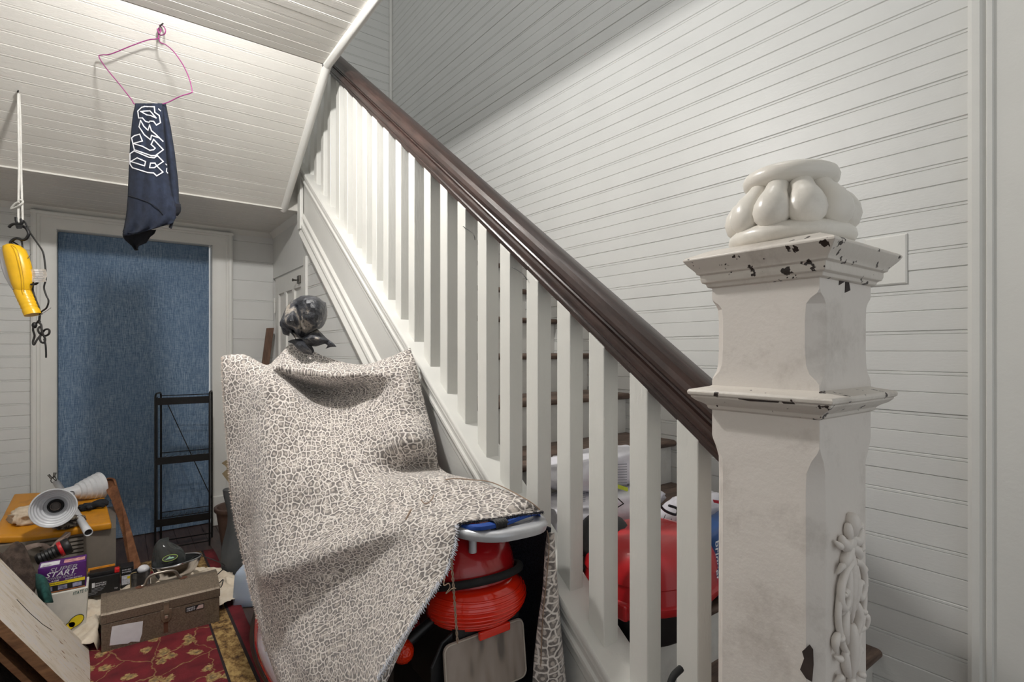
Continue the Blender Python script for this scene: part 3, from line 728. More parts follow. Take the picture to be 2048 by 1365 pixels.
def flatten(Q, it=1500):
    """lay a grid of points out flat, keeping its edge lengths as well as it can (for the printed pattern)"""
    Q = np.array(Q); n0, n1 = Q.shape[:2]
    du = np.linalg.norm(np.diff(Q, axis=1), axis=2).mean(); dv = np.linalg.norm(np.diff(Q, axis=0), axis=2).mean()
    U = np.stack(np.meshgrid(np.arange(n1)*du, np.arange(n0)*dv), axis=2).astype(float)
    prs = [((slice(None), slice(0,-1)), (slice(None), slice(1,None))), ((slice(0,-1), slice(None)), (slice(1,None), slice(None))),
           ((slice(0,-1), slice(0,-1)), (slice(1,None), slice(1,None))), ((slice(0,-1), slice(1,None)), (slice(1,None), slice(0,-1)))]
    rest = [np.linalg.norm(Q[b]-Q[a], axis=2) for a, b in prs]
    for _ in range(it):
        F = np.zeros_like(U)
        for (a, b), r in zip(prs, rest):
            d = U[b]-U[a]; l = np.linalg.norm(d, axis=2)+1e-9; f = d*((l-r)/l)[..., None]
            F[a] += f; F[b] -= f
        U += F*0.11
    return U
UVG = flatten([[tuple(cols[j][i]) for j in range(nj)] for i in range(ni)])
for i in range(ni):
    for j in range(nj):
        if i > keep_i and j > keep_j: continue
        p = cols[j][i].copy()
        idx[i, j] = len(bm_.v)
        d = mnoise.noise(p*7.0)*0.007 + mnoise.noise(p*17.0)*0.0025
        # soft hanging folds in the lower skirt
        if i > keep_i: d += 0.010*math.sin(j*0.42 + 0.5*math.sin(i*0.1))*min(1, (i-keep_i)/20)
        vdir = Vector((FX, FY, 0))
        bm_.v.append(p - vdir*d); bm_.uv.append(tuple(UVG[i, j]))
for i in range(ni-1):
    for j in range(nj-1):
        q = ((i,j),(i,j+1),(i+1,j+1),(i+1,j))
        if all(k in idx for k in q):
            bm_.f.append([idx[k] for k in q]); bm_.m.append(0)
# the flap on the far side, hanging between scooter and stringer: lining first, then its turned-back edge
FL = [[(1010,1062,1.50),(1050,1058,1.47),(1084,1052,1.42),(1100,1056,1.375)],
      [(1012,1110,1.50),(1055,1108,1.47),(1086,1104,1.42),(1097,1100,1.36)],
      [(1014,1180,1.50),(1054,1180,1.47),(1082,1178,1.42),(1094,1172,1.345)],
      [(1012,1260,1.49),(1050,1262,1.46),(1072,1260,1.41),(1084,1252,1.335)],
      [(1010,1340,1.48),(1046,1342,1.45),(1064,1340,1.40),(1076,1332,1.33)],
      [(1008,1440,1.47),(1044,1442,1.44),(1062,1440,1.39),(1072,1432,1.325)]]
FE = [[(1097,1068,1.370),(1101,1066,1.360),(1106,1066,1.37),(1107,1068,1.40)],
      [(1092,1104,1.355),(1099,1101,1.345),(1107,1103,1.355),(1108,1108,1.39)],
      [(1087,1178,1.340),(1096,1174,1.330),(1110,1176,1.34),(1114,1182,1.37)],
      [(1076,1258,1.330),(1090,1252,1.318),(1112,1254,1.325),(1120,1262,1.35)],
      [(1068,1338,1.325),(1086,1332,1.312),(1116,1334,1.318),(1128,1342,1.345)],
      [(1064,1438,1.320),(1086,1432,1.308),(1122,1434,1.312),(1138,1442,1.34)]]
def add_patch(ctrl, mi, flip):
    r_ = [curve_pts([PT(*p) for p in r], 4) for r in ctrl]; c_ = [curve_pts(c, 5) for c in zip(*r_)]
    n0 = len(bm_.v); a, b = len(c_), len(c_[0])
    for c in c_:
        for p in c: bm_.v.append(p + Vector((FX,FY,0))*mnoise.noise(p*14)*0.006); bm_.uv.append((p.x*FY - p.y*FX + 3, p.z))
    for x in range(a-1):
        for y in range(b-1):
            q = [n0+x*b+y, n0+(x+1)*b+y, n0+(x+1)*b+y+1, n0+x*b+y+1]
            bm_.f.append(q if not flip else q[::-1]); bm_.m.append(mi)
add_patch(FL, 1, False)
add_patch(FE, 0, False)
bk = thing('leopard_blanket', (0.62, 1.6, 0), 'leopard print fleece blanket draped over the parked scooter', 'blanket')
me_o = obj('fleece', bm_, [MT['leopard'], MT['lining']], parent=bk, smooth=180)
sm = me_o.modifiers.new('thickness', 'SOLIDIFY'); sm.thickness = 0.007; sm.offset = 0; 
# hem: twisted stitch along the near edge, frayed tufts along the left edge
hem = [bm_.v[idx[i, keep_j]] for i in range(keep_i, ni)]
fr = MB(); rng = random.Random(11)
hv = Vector((-FX, -FY, 0))
for k in range(len(hem)-1):
    a, b = hem[k], hem[k+1]
    n = max(1, int((b-a).length/0.0035))
    for q in range(n):
        p = a.lerp(b, q/n); d = (b-a).normalized(); s = d.cross(hv).normalized()
        w = Vector((rng.uniform(-1,1), rng.uniform(-1,1), rng.uniform(-1,1)))*0.002
        e1 = p - s*0.006 + hv*0.006 + d*0.003 + w; e2 = p + s*0.006 + hv*0.004 - d*0.003 - w
        fr.tube([e1, (e1+e2)/2 + hv*0.004, e2], [0.0008, 0.0016, 0.0008], 4)
top_hem = [bm_.v[idx[keep_i, j]] for j in range(keep_j, nj)]
hs = obj('hem_stitch', fr, plain('hem_stitch_thread', (196,198,206), 0.9, var=0.5, scale=300), parent=bk); hs['kind'] = 'stuff'
tf = MB()
def tufts(edge, out, per, ln_, mi=0):
    for k in range(len(edge)-1):
        a, b = edge[k], edge[k+1]
        for q in range(per):
            p = a.lerp(b, (q + rng.random())/per)
            d = (out + Vector((rng.uniform(-1,1), rng.uniform(-1,1), rng.uniform(-1,1)))*0.75).normalized()
            e = p + d*ln_*rng.uniform(0.5, 1.2)
            w = Vector((rng.uniform(-1,1), rng.uniform(-1,1), rng.uniform(-1,1)))*0.0016
            n0 = len(tf.v); tf.v += [p + w, p - w, e, p + w.cross(d)*1.2]
            tf.f += [[n0, n0+1, n0+2], [n0+1, n0+3, n0+2], [n0+3, n0, n0+2]]; tf.m += [mi]*3
tufts([bm_.v[idx[i, 0]] for i in range(12, ni)], Vector((-FY, FX, -0.15)), 22, 0.011)
tufts([bm_.v[idx[i, 0]] for i in range(12, ni)], Vector((-FX, -FY, 0)), 10, 0.008)
tufts(top_hem, Vector((-FX, -FY, -0.5)), 26, 0.010, 1)
tfo = obj('frayed_edge', tf, [MT['fringe'], MT['lining']], parent=bk); tfo['kind'] = 'stuff'
# loose threads and the cord tied along the blanket
MT['thread'] = plain('tan_thread', (150,128,110), rough=0.9)
cord_px = [((828,1012,1.47),(814,1035,1.40),(803,1070,1.395),(801,1130,1.375),(801,1200,1.33),(797,1250,1.315),(795,1272,1.30))]
for c in cord_px:
    obj('cord', MB().tube(curve_pts([PT(*p) for p in c], 6), 0.0022, 6), MT['thread'], parent=bk, smooth=80)
obj('cord', MB().tube(curve_pts([PT(*p) for p in ((868,990,1.45),(862,1002,1.42),(850,1008,1.43),(842,1000,1.44))], 6), 0.0015, 6), MT['thread'], parent=bk, smooth=80)
obj('cord', MB().tube(curve_pts([PT(*p) for p in ((885,962,1.58),(905,958,1.50),(940,960,1.50),(985,966,1.45),(1050,998,1.345),(1080,1020,1.33))], 6), 0.0015, 6), MT['thread'], parent=bk, smooth=80)
ct = MB()
for ph in (0, math.pi):
    ct.tube([PT(903 + 0.15*k + 1.6*math.sin(k*0.55+ph), 1118 + 2.1*k, 1.205 - 0.0003*k) for k in range(82)], 0.0014, 5)
ct.tube(curve_pts([PT(*p) for p in ((889,1158,1.21),(888,1172,1.20),(897,1168,1.20),(900,1176,1.20),(892,1188,1.20),(905,1178,1.195),(912,1178,1.195))], 5), 0.0013, 5)
obj('hanging_twine', ct, MT['thread'], parent=bk, smooth=80)
tw = MB()
tw.tube(curve_pts([PT(*p) for p in ((1094,1062,1.365),(1098,1090,1.335),(1094,1150,1.325),(1086,1230,1.315),(1082,1320,1.31),(1080,1400,1.31))], 6), 0.0015, 5)
obj('hanging_twine', tw, MT['thread'], parent=bk, smooth=80)

# ------------------------------------------------------------------ wrapped mirror
m = NT('stained_black_plastic'); n1 = m.noise(13, detail=5, rough=0.65); n2 = m.noise(90, detail=3)
c1 = m.ramp(n1, [(0.46, g((40,42,48))), (0.52, g((66,68,74))), (0.57, g((88,88,90))), (0.62, g((160,152,142)))])
m.base(m.mix(m.ramp(n2, [(0.6,(0,0,0)),(0.66,(0.5,)*3)]), c1, g((20,20,23)))); m.rough(0.42); m.bump(m.noise(34, detail=5), 0.8, 0.012); MT['bag'] = m.mat
mb = MB(); T0 = 2.07
wm = thing('wrapped_mirror', PT(606, 690, T0), 'mirror wrapped in stained black plastic bag poking out of the blanket', 'mirror')
def skin(rows_px, name, mat, parent, solid=0.003, amp=0.016, fr_=24, n1=3, n2=3, smooth=28):
    r_ = [curve_pts([PT(*p) for p in r], n1) for r in rows_px]; c_ = [curve_pts(c, n2) for c in zip(*r_)]
    for c in c_:
        for i_, p in enumerate(c): c[i_] = p + Vector((FX, FY, 0.3))*mnoise.noise(p*fr_)*amp
    return obj(name, MB().grid(c_), mat, parent=parent, smooth=smooth, solid=solid)
# hood: several vertical pleats, round in depth
skin([[(596,597,2.13),(603,593,2.09),(618,592,2.06),(636,597,2.06),(650,606,2.10),(648,604,2.17)],
      [(580,606,2.13),(598,602,2.05),(615,600,2.00),(638,604,2.01),(653,618,2.09),(650,616,2.19)],
      [(566,630,2.13),(596,626,2.05),(614,622,1.99),(638,628,2.00),(651,640,2.08),(648,640,2.20)],
      [(561,652,2.12),(592,652,2.06),(612,650,2.01),(634,652,2.02),(642,656,2.08),(640,656,2.18)],
      [(580,664,2.10),(599,668,2.06),(606,672,2.05),(624,662,2.05),(632,658,2.09),(630,660,2.15)],
      [(590,676,2.10),(600,678,2.07),(604,680,2.06),(612,676,2.07),(616,672,2.10),(614,672,2.13)]], 'hood', MT['bag'], wm)
skin([[(598,604,2.09),(590,604,2.05),(577,612,2.06),(568,626,2.10)], [(600,628,2.04),(586,626,1.99),(570,632,2.02),(562,644,2.09)], [(604,650,2.04),(588,642,1.97),(570,643,2.00),(561,653,2.08)], [(604,668,2.05),(594,656,2.0),(578,650,2.00),(562,656,2.07)], [(602,676,2.06),(596,668,2.03),(586,658,2.04),(574,662,2.09)]], 'side_pleat', MT['bag'], wm)
skin([[(562,656,2.10),(566,668,2.12),(580,671,2.13)], [(570,652,2.03),(574,660,2.05),(582,664,2.09)], [(584,654,2.05),(588,668,2.06),(590,680,2.07)]], 'lower_fold', MT['bag'], wm)
skin([[(600,678,2.06),(616,668,2.04),(634,659,2.06)], [(604,680,2.04),(628,676,1.99),(652,676,2.03)], [(606,684,2.05),(634,682,2.00),(660,684,2.03)], [(612,690,2.06),(632,692,2.05),(650,686,2.05)]], 'flap', MT['bag'], wm)
skin([[(646,684,2.03),(656,690,2.03),(652,697,2.04)], [(654,680,2.03),(662,686,2.02),(662,694,2.03)], [(660,682,2.03),(668,688,2.03),(673,694,2.03)]], 'flap_tip', MT['bag'], wm)
skin([[(576,684,2.05),(584,680,2.03),(598,678,2.04)], [(590,692,2.00),(600,686,1.98),(610,686,2.02)], [(608,704,2.00),(616,698,1.99),(618,694,2.03)], [(622,711,2.03),(624,705,2.02),(622,698,2.05)]], 'collar', MT['bag'], wm)
skin([[(612,690,2.06),(622,690,2.05)], [(616,700,2.06),(628,700,2.05)], [(620,710,2.06),(626,706,2.05)]], 'tail', MT['bag'], wm, n2=4)
# ------------------------------------------------------------------ helpers for print and cloth
def text_mb(s, width, height, o, right, up, lift=0.0006, shear=0.0, mi=0):
    """flat lettering fitted into a width x height box whose lower left corner is o"""
    cu = bpy.data.curves.new('lettering', 'FONT'); cu.body = s; cu.size = 1; cu.resolution_u = 2
    cu.offset = 0.012; cu.shear = shear
    ob = bpy.data.objects.new('lettering', cu); COL.objects.link(ob)
    bpy.context.view_layer.update()
    me = bpy.data.meshes.new_from_object(ob.evaluated_get(bpy.context.evaluated_depsgraph_get()))
    bpy.data.objects.remove(ob)
    xs = [v.co.x for v in me.vertices]; ys = [v.co.y for v in me.vertices]
    x0, x1, y0, y1 = min(xs), max(xs), min(ys), max(ys)
    right = Vector(right).normalized(); up = Vector(up).normalized(); nrm = right.cross(up)
    m = MB()
    m.add([Vector(o) + right*((v.co.x-x0)/(x1-x0)*width) + up*((v.co.y-y0)/(y1-y0)*height) + nrm*lift for v in me.vertices], [tuple(p.vertices) for p in me.polygons], mi)
    bpy.data.meshes.remove(me)
    return m
def quad(o, right, up, w, h, lift=0.0004):
    r = Vector(right).normalized(); u = Vector(up).normalized(); n = r.cross(u); o = Vector(o) + n*lift
    return MB().add([o, o+r*w, o+r*w+u*h, o+u*h], [(0,1,2,3)])
def cloth_patch(f, nu, nv):
    return MB().grid([[Vector(f(i/nu, j/nv)) for j in range(nv+1)] for i in range(nu+1)])
def ridged(p, s):
    return 1 - abs(mnoise.noise(Vector(p)*s))*2
def heap(c, rx, ry, h, seed, wr=0.3, n=26, s=9.0, flat=0.6):
    """a crumpled heap of cloth: dome with ridged folds"""
    c = Vector(c); off = Vector((seed*3.1, seed*1.7, seed*0.9))
    rows = []
    for i in range(n+1):
        r = i/n; row = []
        for j in range(2*n):
            a = math.pi*j/n
            q = 1 + 0.16*mnoise.noise(Vector((math.cos(a)*1.6, math.sin(a)*1.6, 0)) + off)
            x, y = math.cos(a)*r*rx*q, math.sin(a)*r*ry*q
            prof = (1 - r**2.6)**flat if r < 1 else 0
            f = ridged(Vector((x, y, 0)) + off, s)
            z = h*prof*(1 - wr + wr*f) + 0.004*mnoise.noise(Vector((x,y,0))*40)
            row.append(c + Vector((x, y, max(z, 0.001))))
        rows.append(row)
    m = MB().loft(rows, closed=True, caps=False)
    return m
def fabric(name, a, b, rough=0.95, scale=40, bump=0.4, bs=500):
    m = NT(name); m.base(m.ramp(m.noise(scale, detail=5), [(0.35, g(a)), (0.68, g(b))])); m.rough(rough)
    m.bump(m.noise(bs, detail=3), bump, 0.004); return m.mat
MT['cream'] = fabric('cream_canvas', (206,186,160), (232,216,194))
MT['canvas2'] = fabric('pale_canvas', (226,210,188), (240,228,210))
MT['towel'] = fabric('brown_terry', (66,54,48), (104,88,78), bump=1.0, bs=260)
MT['paper'] = plain('white_paper', (226,226,230), rough=0.7, var=0.06)
MT['inkblack'] = plain('black_print', (22,22,24), rough=0.6)
MT['inkwhite'] = plain('white_print', (236,236,240), rough=0.6, var=0.02)
MT['yellowprint'] = plain('yellow_print', (240,214,30), rough=0.5, var=0.04)

# ------------------------------------------------------------------ blue fabric panel in the doorway
m = NT('blue_denim_weave'); w = m.world()
vt = m.noise(1.0, vec=m.mapping(scale=(420,420,26), vec=w), detail=3, rough=0.7); hz_ = m.noise(1.0, vec=m.mapping(scale=(30,30,420), vec=w), detail=3, rough=0.7)
big = m.noise(3.0, detail=3)
f = m.math('ADD', m.math('MULTIPLY', vt, 0.62), m.math('MULTIPLY', hz_, 0.38))
c = m.ramp(f, [(0.36, g((62,84,108))), (0.50, g((108,132,158))), (0.64, g((162,178,194)))])
c = m.mix(m.ramp(big, [(0.35,(0,0,0)),(0.65,(0.35,)*3)]), c, g((92,118,148)))
m.base(c); m.rough(0.9); m.bump(f, 0.35, 0.003); MT['denim'] = m.mat
pn = thing('fabric_panel', (0.13, 4.43, 0), 'tall blue woven fabric panel closing the doorway', 'panel')
obj('fabric', MB().box(DX0+0.003, DX1-0.014, 4.425, 4.455, 0.004, DZ-0.004), MT['denim'], parent=pn, bevel=0.004)
obj('panel_edge', MB().box(DX0+0.002, DX1-0.012, 4.456, 4.468, 0.0, DZ-0.006), plain('panel_backing', (60,62,66), 0.8), parent=pn)

# ------------------------------------------------------------------ folding metal shelf
MT['blackmetal'] = plain('black_painted_metal', (22,20,20), rough=0.45, metal=0.3, var=0.3)
fl_, bl_, fr_, br_ = Vector((.197,3.95,0)), Vector((.236,4.11,0)), Vector((.488,3.93,0)), Vector((.522,4.09,0))
rk2 = thing('metal_shelf', (.36, 4.0, 0), 'narrow black wire shelf unit standing against the blue panel', 'shelf')
UPZ = Vector((0,0,1))
for a, b in ((fl_, bl_), (fr_, br_)):
    path = [a, a+UPZ*.97, a+UPZ*.985+(b-a)*.06, a+UPZ*.992+(b-a)*.2, b+UPZ*.992-(b-a)*.2, b+UPZ*.985-(b-a)*.06, b+UPZ*.97, b]
    obj('side_frame', MB().tube(path, .0055, 8), MT['blackmetal'], parent=rk2, smooth=60)
    obj('side_slat', MB().extrude([a+UPZ*.16+(b-a)*.18, a+UPZ*.16+(b-a)*.34, a+UPZ*.97+(b-a)*.34, a+UPZ*.97+(b-a)*.18], (0.003,0,0)), MT['blackmetal'], parent=rk2)
for z in (.945, .575, .19):
    sh = obj('shelf_rail', MB().loft([[p + Vector((0,dy,dz)) for dy, dz in ((-.003,-.022),(.003,-.022),(.003,.022),(-.003,.022))] for p in (fl_+UPZ*z, fr_+UPZ*z)]), MT['blackmetal'], parent=rk2)
    obj('back_wire', MB().tube([bl_+UPZ*(z+.024), br_+UPZ*(z+.024)], .0028, 6), MT['blackmetal'], parent=rk2)
    obj('back_wire', MB().tube([bl_+UPZ*(z-.012), br_+UPZ*(z-.012)], .0028, 6), MT['blackmetal'], parent=rk2)
    for k in range(1, 8):
        t = k/8; obj('shelf_wire', MB().tube([fl_.lerp(fr_, t)+UPZ*(z+.02), bl_.lerp(br_, t)+UPZ*(z+.004)], .0018, 5), MT['blackmetal'], parent=rk2)
obj('diagonal_brace', MB().tube([bl_+UPZ*.93+Vector((.03,0,0)), br_+UPZ*.26], .0028, 6), MT['blackmetal'], parent=rk2)
obj('foot_rail', MB().tube([fl_+UPZ*.03, fr_+UPZ*.03], .004, 6), MT['blackmetal'], parent=rk2)
obj('foot_rail', MB().tube([bl_+UPZ*.03, br_+UPZ*.03], .004, 6), MT['blackmetal'], parent=rk2)

# ------------------------------------------------------------------ rug
m = NT('red_floral_rug'); w = m.world(); sx = m.n('ShaderNodeSeparateXYZ'); m.set(sx.inputs[0], w)
warp = m.n('ShaderNodeTexNoise'); warp.inputs['Scale'].default_value = 16; m.set(warp.inputs['Vector'], w)
sc_ = m.n('ShaderNodeVectorMath', _operation='SCALE'); m.set(sc_.inputs[0], warp.outputs['Color']); sc_.inputs['Scale'].default_value = 0.06
aw = m.n('ShaderNodeVectorMath', _operation='ADD'); m.set(aw.inputs[0], m.mapping(scale=(1,0.8,1), vec=w)); m.set(aw.inputs[1], sc_.outputs[0])
vo = m.n('ShaderNodeTexVoronoi', _feature='F1', _voronoi_dimensions='2D'); vo.inputs['Scale'].default_value = 11; m.set(vo.inputs['Vector'], aw.outputs[0])
pet = m.noise(75, detail=4, rough=0.7)
dd = m.math('ADD', vo.outputs['Distance'], m.math('MULTIPLY', pet, 0.5))
flow = m.ramp(dd, [(0.47, (1,1,1)), (0.50, (0,0,0))])
ctr = m.ramp(dd, [(0.29, (1,1,1)), (0.35, (0,0,0))])
red = m.ramp(m.noise(12, detail=4), [(0.3, g((96,20,30))), (0.7, g((132,34,44)))])
tan = m.ramp(m.noise(70, detail=4), [(0.35, g((130,104,62))), (0.65, g((198,168,112)))])
vn = m.n('ShaderNodeTexVoronoi', _feature='DISTANCE_TO_EDGE', _voronoi_dimensions='2D'); vn.inputs['Scale'].default_value = 6; m.set(vn.inputs['Vector'], aw.outputs[0])
vine = m.ramp(vn.outputs['Distance'], [(0.008, (0.6,)*3), (0.02, (0,0,0))])
field = m.mix(flow, m.mix(vine, red, tan), tan); field = m.mix(m.math('MULTIPLY', ctr, 0.7), field, g((92,78,70)))
bt = m.ramp(m.noise(30, vec=m.mapping(scale=(1,.7,1), vec=w), detail=5, rough=0.7), [(0.36, g((66,44,34))), (0.47, g((140,108,62))), (0.6, g((196,164,106)))])
isb = m.math('GREATER_THAN', sx.outputs['X'], 0.345); iso = m.math('GREATER_THAN', sx.outputs['X'], 0.432); isd = m.math('MULTIPLY', m.math('GREATER_THAN', sx.outputs['X'], 0.425), m.math('LESS_THAN', sx.outputs['X'], 0.437))
isd2 = m.math('MULTIPLY', m.math('GREATER_THAN', sx.outputs['X'], 0.339), m.math('LESS_THAN', sx.outputs['X'], 0.348))
yb_ = m.math('MULTIPLY', m.math('GREATER_THAN', sx.outputs['Y'], 3.62), m.math('LESS_THAN', sx.outputs['X'], 0.432))
c = m.mix(isb, field, bt); c = m.mix(yb_, c, bt); c = m.mix(iso, c, red); c = m.mix(m.math('ADD', isd, isd2), c, g((44,34,36)))
m.base(c); m.rough(1.0); m.bump(m.noise(420, detail=3), 0.8, 0.006); MT['rug'] = m.mat
rug = MB(); nx_, ny_ = 34, 50
def rugp(u, v):
    x = -1.1 + 1.59*u; y = 1.35 + 2.45*v
    return Vector((x + (0.004*math.sin(y*9) if u == 1 else 0), y, 0.009 + 0.0015*mnoise.noise(Vector((x,y,0))*4)))
rug = cloth_patch(rugp, nx_, ny_)
rg = tag(obj('rug', rug, MT['rug'], smooth=180), 'red rug with beige flowers and tan border on the wooden floor', 'rug')
sm_ = rg.modifiers.new('thickness', 'SOLIDIFY'); sm_.thickness = 0.008; sm_.offset = -1

# ------------------------------------------------------------------ toolbox
m = NT('rusty_bronze_paint'); n1 = m.noise(14, detail=6, rough=0.7); n2 = m.noise(180, detail=2)
c = m.ramp(n2, [(0.3, g((104,92,78))), (0.7, g((136,122,106)))])
c = m.mix(m.ramp(n1, [(0.60,(0,0,0)),(0.70,(0.85,)*3)]), c, g((82,52,36)))
m.base(c); m.rough(0.38); m.metal(0.35); m.bump(n2, 0.12, 0.003); MT['toolbox'] = m.mat
TX0, TX1, TY, TD = -.047, .383, 2.763, .215
tb = thing('toolbox', ((TX0+TX1)/2, TY+TD/2, 0.01), 'scratched bronze metal toolbox with arched handle on the red rug', 'toolbox')
obj('body', MB().box(TX0, TX1, TY, TY+TD, 0.010, 0.130), MT['toolbox'], parent=tb, bevel=0.003)
lid_prof = [(TY-.002,.1315),(TY-.002,.168),(TY+.006,.174),(TY+.088,.212),(TY+.098,.214),(TY+TD-.098,.214),(TY+TD-.088,.212),(TY+TD-.006,.174),(TY+TD+.002,.168),(TY+TD+.002,.1315)]
ld = obj('lid', MB().extrude([(TX0-.001, y, z) for y, z in lid_prof], (TX1-TX0+.002, 0, 0)), MT['toolbox'], parent=tb, bevel=0.002)
for x in (TX0-.0025, TX1-.018):
    obj('end_band', MB().extrude([(x, y, z) for y, z in [(lid_prof[0][0]-.0015, .132)] + [(y + (-.0015 if y < TY+TD/2 else .0015), z+.0015) for y, z in lid_prof[1:-1]] + [(lid_prof[-1][0]+.0015, .132)]], (.0205, 0, 0)), MT['toolbox'], parent=ld, bevel=0.0015)
yh = TY+TD/2
hd = obj('handle', MB().tube(curve_pts([(.092,yh,.216),(.104,yh,.220),(.116,yh,.246),(.14,yh,.258),(.20,yh,.258),(.222,yh,.246),(.232,yh,.224),(.244,yh,.217)], 6), .0062, 10), plain('steel_handle', (150,142,132), 0.3, metal=0.8), parent=ld, smooth=70)
MT['rust'] = plain('rust_stain', (92,56,38), rough=0.9, var=0.3)
for x in (.086, .25): obj('rust_patch', MB().lathe([(.017,0),(.013,.0022)], (x, yh, .2145), seg=14), MT['rust'], parent=ld, smooth=40)
lx = .178
MT['latch'] = plain('worn_latch_steel', (138,124,106), 0.35, metal=0.5, var=0.25)
obj('rust_drip', quad((lx-.010, TY, .030), (1,0,0), (0,0,1), .016, .050, .0006), MT['rust'], parent=tb)
la_ = obj('latch', MB().extrude([(lx-.022,TY-.0045,.132),(lx-.020,TY-.0045,.092),(lx-.008,TY-.0045,.076),(lx+.008,TY-.0045,.076),(lx+.020,TY-.0045,.092),(lx+.022,TY-.0045,.132)], (0,.004,0)), MT['latch'], parent=tb, bevel=0.002)
obj('hasp', MB().box(lx-.010, lx+.010, TY-.010, TY-.004, .112, .166), MT['latch'], parent=la_, bevel=0.002)
obj('catch', MB().box(lx-.007, lx+.007, TY-.012, TY-.004, .094, .108), plain('bright_latch', (176,164,148), 0.35, metal=0.6), parent=la_, bevel=0.002)
# torn paper label and maker's badge
lab = [(.002,.098),(.020,.108),(.110,.114),(.108,.060),(.096,.050),(.080,.040),(.060,.041),(.040,.034),(-.004,.026)]
def front(px, py): 
    q = P(px, py, y=TY); return (q.x, q.z)
lab = [front(*p) for p in ((224,1254),(250,1249),(286,1243),(284,1268),(279,1284),(262,1284),(255,1288),(240,1289),(219,1292))]
obj('paper_label', MB().extrude([(x, TY-.0012, z) for x, z in lab], (0,.001,0)), MT['paper'], parent=tb)
a = front(371,1226); b = front(408,1207)
bd = obj('badge', MB().box(a[0], b[0], TY-.0018, TY, a[1], a[1]+.022), MT['inkblack'], parent=tb)
obj('badge_panel', MB().extrude([(a[0]+.040,TY-.0024,a[1]+.003),(b[0]-.003,TY-.0024,a[1]+.003),(b[0]-.003,TY-.0024,a[1]+.019),(a[0]+.050,TY-.0024,a[1]+.019)], (0,.001,0)), plain('badge_pink', (196,172,166), 0.5), parent=bd)
obj('lettering', text_mb('HANDY', .034, .007, (a[0]+.004, TY-.002, a[1]+.012), (1,0,0), (0,0,1), shear=0.3), MT['inkwhite'], parent=bd)
obj('lettering', text_mb('CRAFT', .034, .007, (a[0]+.004, TY-.002, a[1]+.003), (1,0,0), (0,0,1), shear=0.3), MT['inkwhite'], parent=bd)

# ------------------------------------------------------------------ grey air conditioner and what lies on it
MT['acgrey'] = plain('taupe_painted_steel', (124,116,106), rough=0.5, var=0.06, bump=0.05)
AX0, AX1, AY0, AY1, AZ = -.64, .002, 3.33, 3.80, .370
ac = thing('air_conditioner', ((AX0+AX1)/2, (AY0+AY1)/2, 0), 'taupe metal window air conditioner with side louvres standing on floor', 'air conditioner')
LX0, LX1, LZ0, LZ1 = -.285, -.125, .13, .360
m = MB(); m.box(AX0, LX0, AY0, AY1, 0, AZ); m.box(LX1, AX1, AY0, AY1, 0, AZ); m.box(LX0, LX1, AY0, AY1, 0, LZ0); m.box(LX0, LX1, AY0, AY1, LZ1, AZ); m.box(LX0, LX1, AY0+.03, AY1, LZ0, LZ1)
obj('case', m, MT['acgrey'], parent=ac)
k = 0; z = LZ0+.006
while z < LZ1-.01:
    obj('louvre', MB().extrude([(LX0, AY0-.002, z), (LX0, AY0+.001, z+.010), (LX0, AY0+.016, z+.016), (LX0, AY0+.013, z+.006)], (LX1-LX0, 0, 0)), MT['acgrey'], parent=ac); z += .0185
obj('front_edge', MB().box(-.475, -.42, AY0-.03, AY0, .12, .350), plain('grille_beige', (140,126,112), 0.5), parent=ac, bevel=0.004)
# yellow cushion
m = NT('worn_yellow_vinyl'); m.base(m.mix(m.ramp(m.noise(9, detail=5), [(0.55,(0,0,0)),(0.75,(0.8,)*3)]), g((208,140,24)), g((150,98,32)))); m.rough(0.45); m.bump(m.noise(40), 0.15, 0.004); MT['yellowvinyl'] = m.mat
def cush(u, v):
    a = Vector((-.455,3.36,.395)); b = Vector((-.015,3.30,.390)); c_ = Vector((-.46,4.10,.432)); d = Vector((-.06,3.95,.425))
    p = a.lerp(b, u).lerp(c_.lerp(d, u), v); p.z += -.016*math.sin(math.pi*min(1,u*1.2))*(1-v)**2 + .004*mnoise.noise(p*9)
    return p
cu_ = tag(obj('seat_pad', cloth_patch(cush, 22, 18), MT['yellowvinyl'], smooth=180), 'flat worn yellow vinyl pad lying on the air conditioner', 'pad')
sm_ = cu_.modifiers.new('thickness', 'SOLIDIFY'); sm_.thickness = 0.034; sm_.offset = 0; b_ = cu_.modifiers.new('bevel','BEVEL'); b_.width = .008; b_.segments = 2
# folded cream cloth and camouflage glove, black gloves
def crumple_block(name, c, rx, ry, rz, mat, seed, amp=0.22, rot=0.0, s=7.0, label=None, cat=None, parent=None, n=22):
    rows = []; off = Vector((seed*2.3, seed*5.1, seed*1.3)); R_ = Matrix.Rotation(rot, 3, 'Z')
    for i in range(n+1):
        th = -math.pi/2 + math.pi*i/n; row = []
        for j in range(2*n):
            a = math.pi*j/n
            d = Vector((math.cos(th)*math.cos(a), math.cos(th)*math.sin(a), math.sin(th)))
            e = 0.62
            q = Vector((math.copysign(abs(d.x)**e, d.x), math.copysign(abs(d.y)**e, d.y), math.copysign(abs(d.z)**e, d.z)))
            k = 1 + amp*(ridged(d + off, s*.25) - .6) + amp*.35*mnoise.noise((d+off)*s)
            p = R_ @ Vector((q.x*rx*k, q.y*ry*k, q.z*rz*k)); row.append(Vector(c) + p)
        rows.append(row)
    o = obj(name, MB().loft(rows, caps=False), mat, smooth=180, parent=parent)
    if label: tag(o, label, cat)
    return o
crumple_block('folded_cloth', (-.325, 3.56, .442), .088, .085, .036, MT['cream'], 3, 0.30, 0.25, label='folded cream cotton cloth on the yellow pad', cat='cloth')
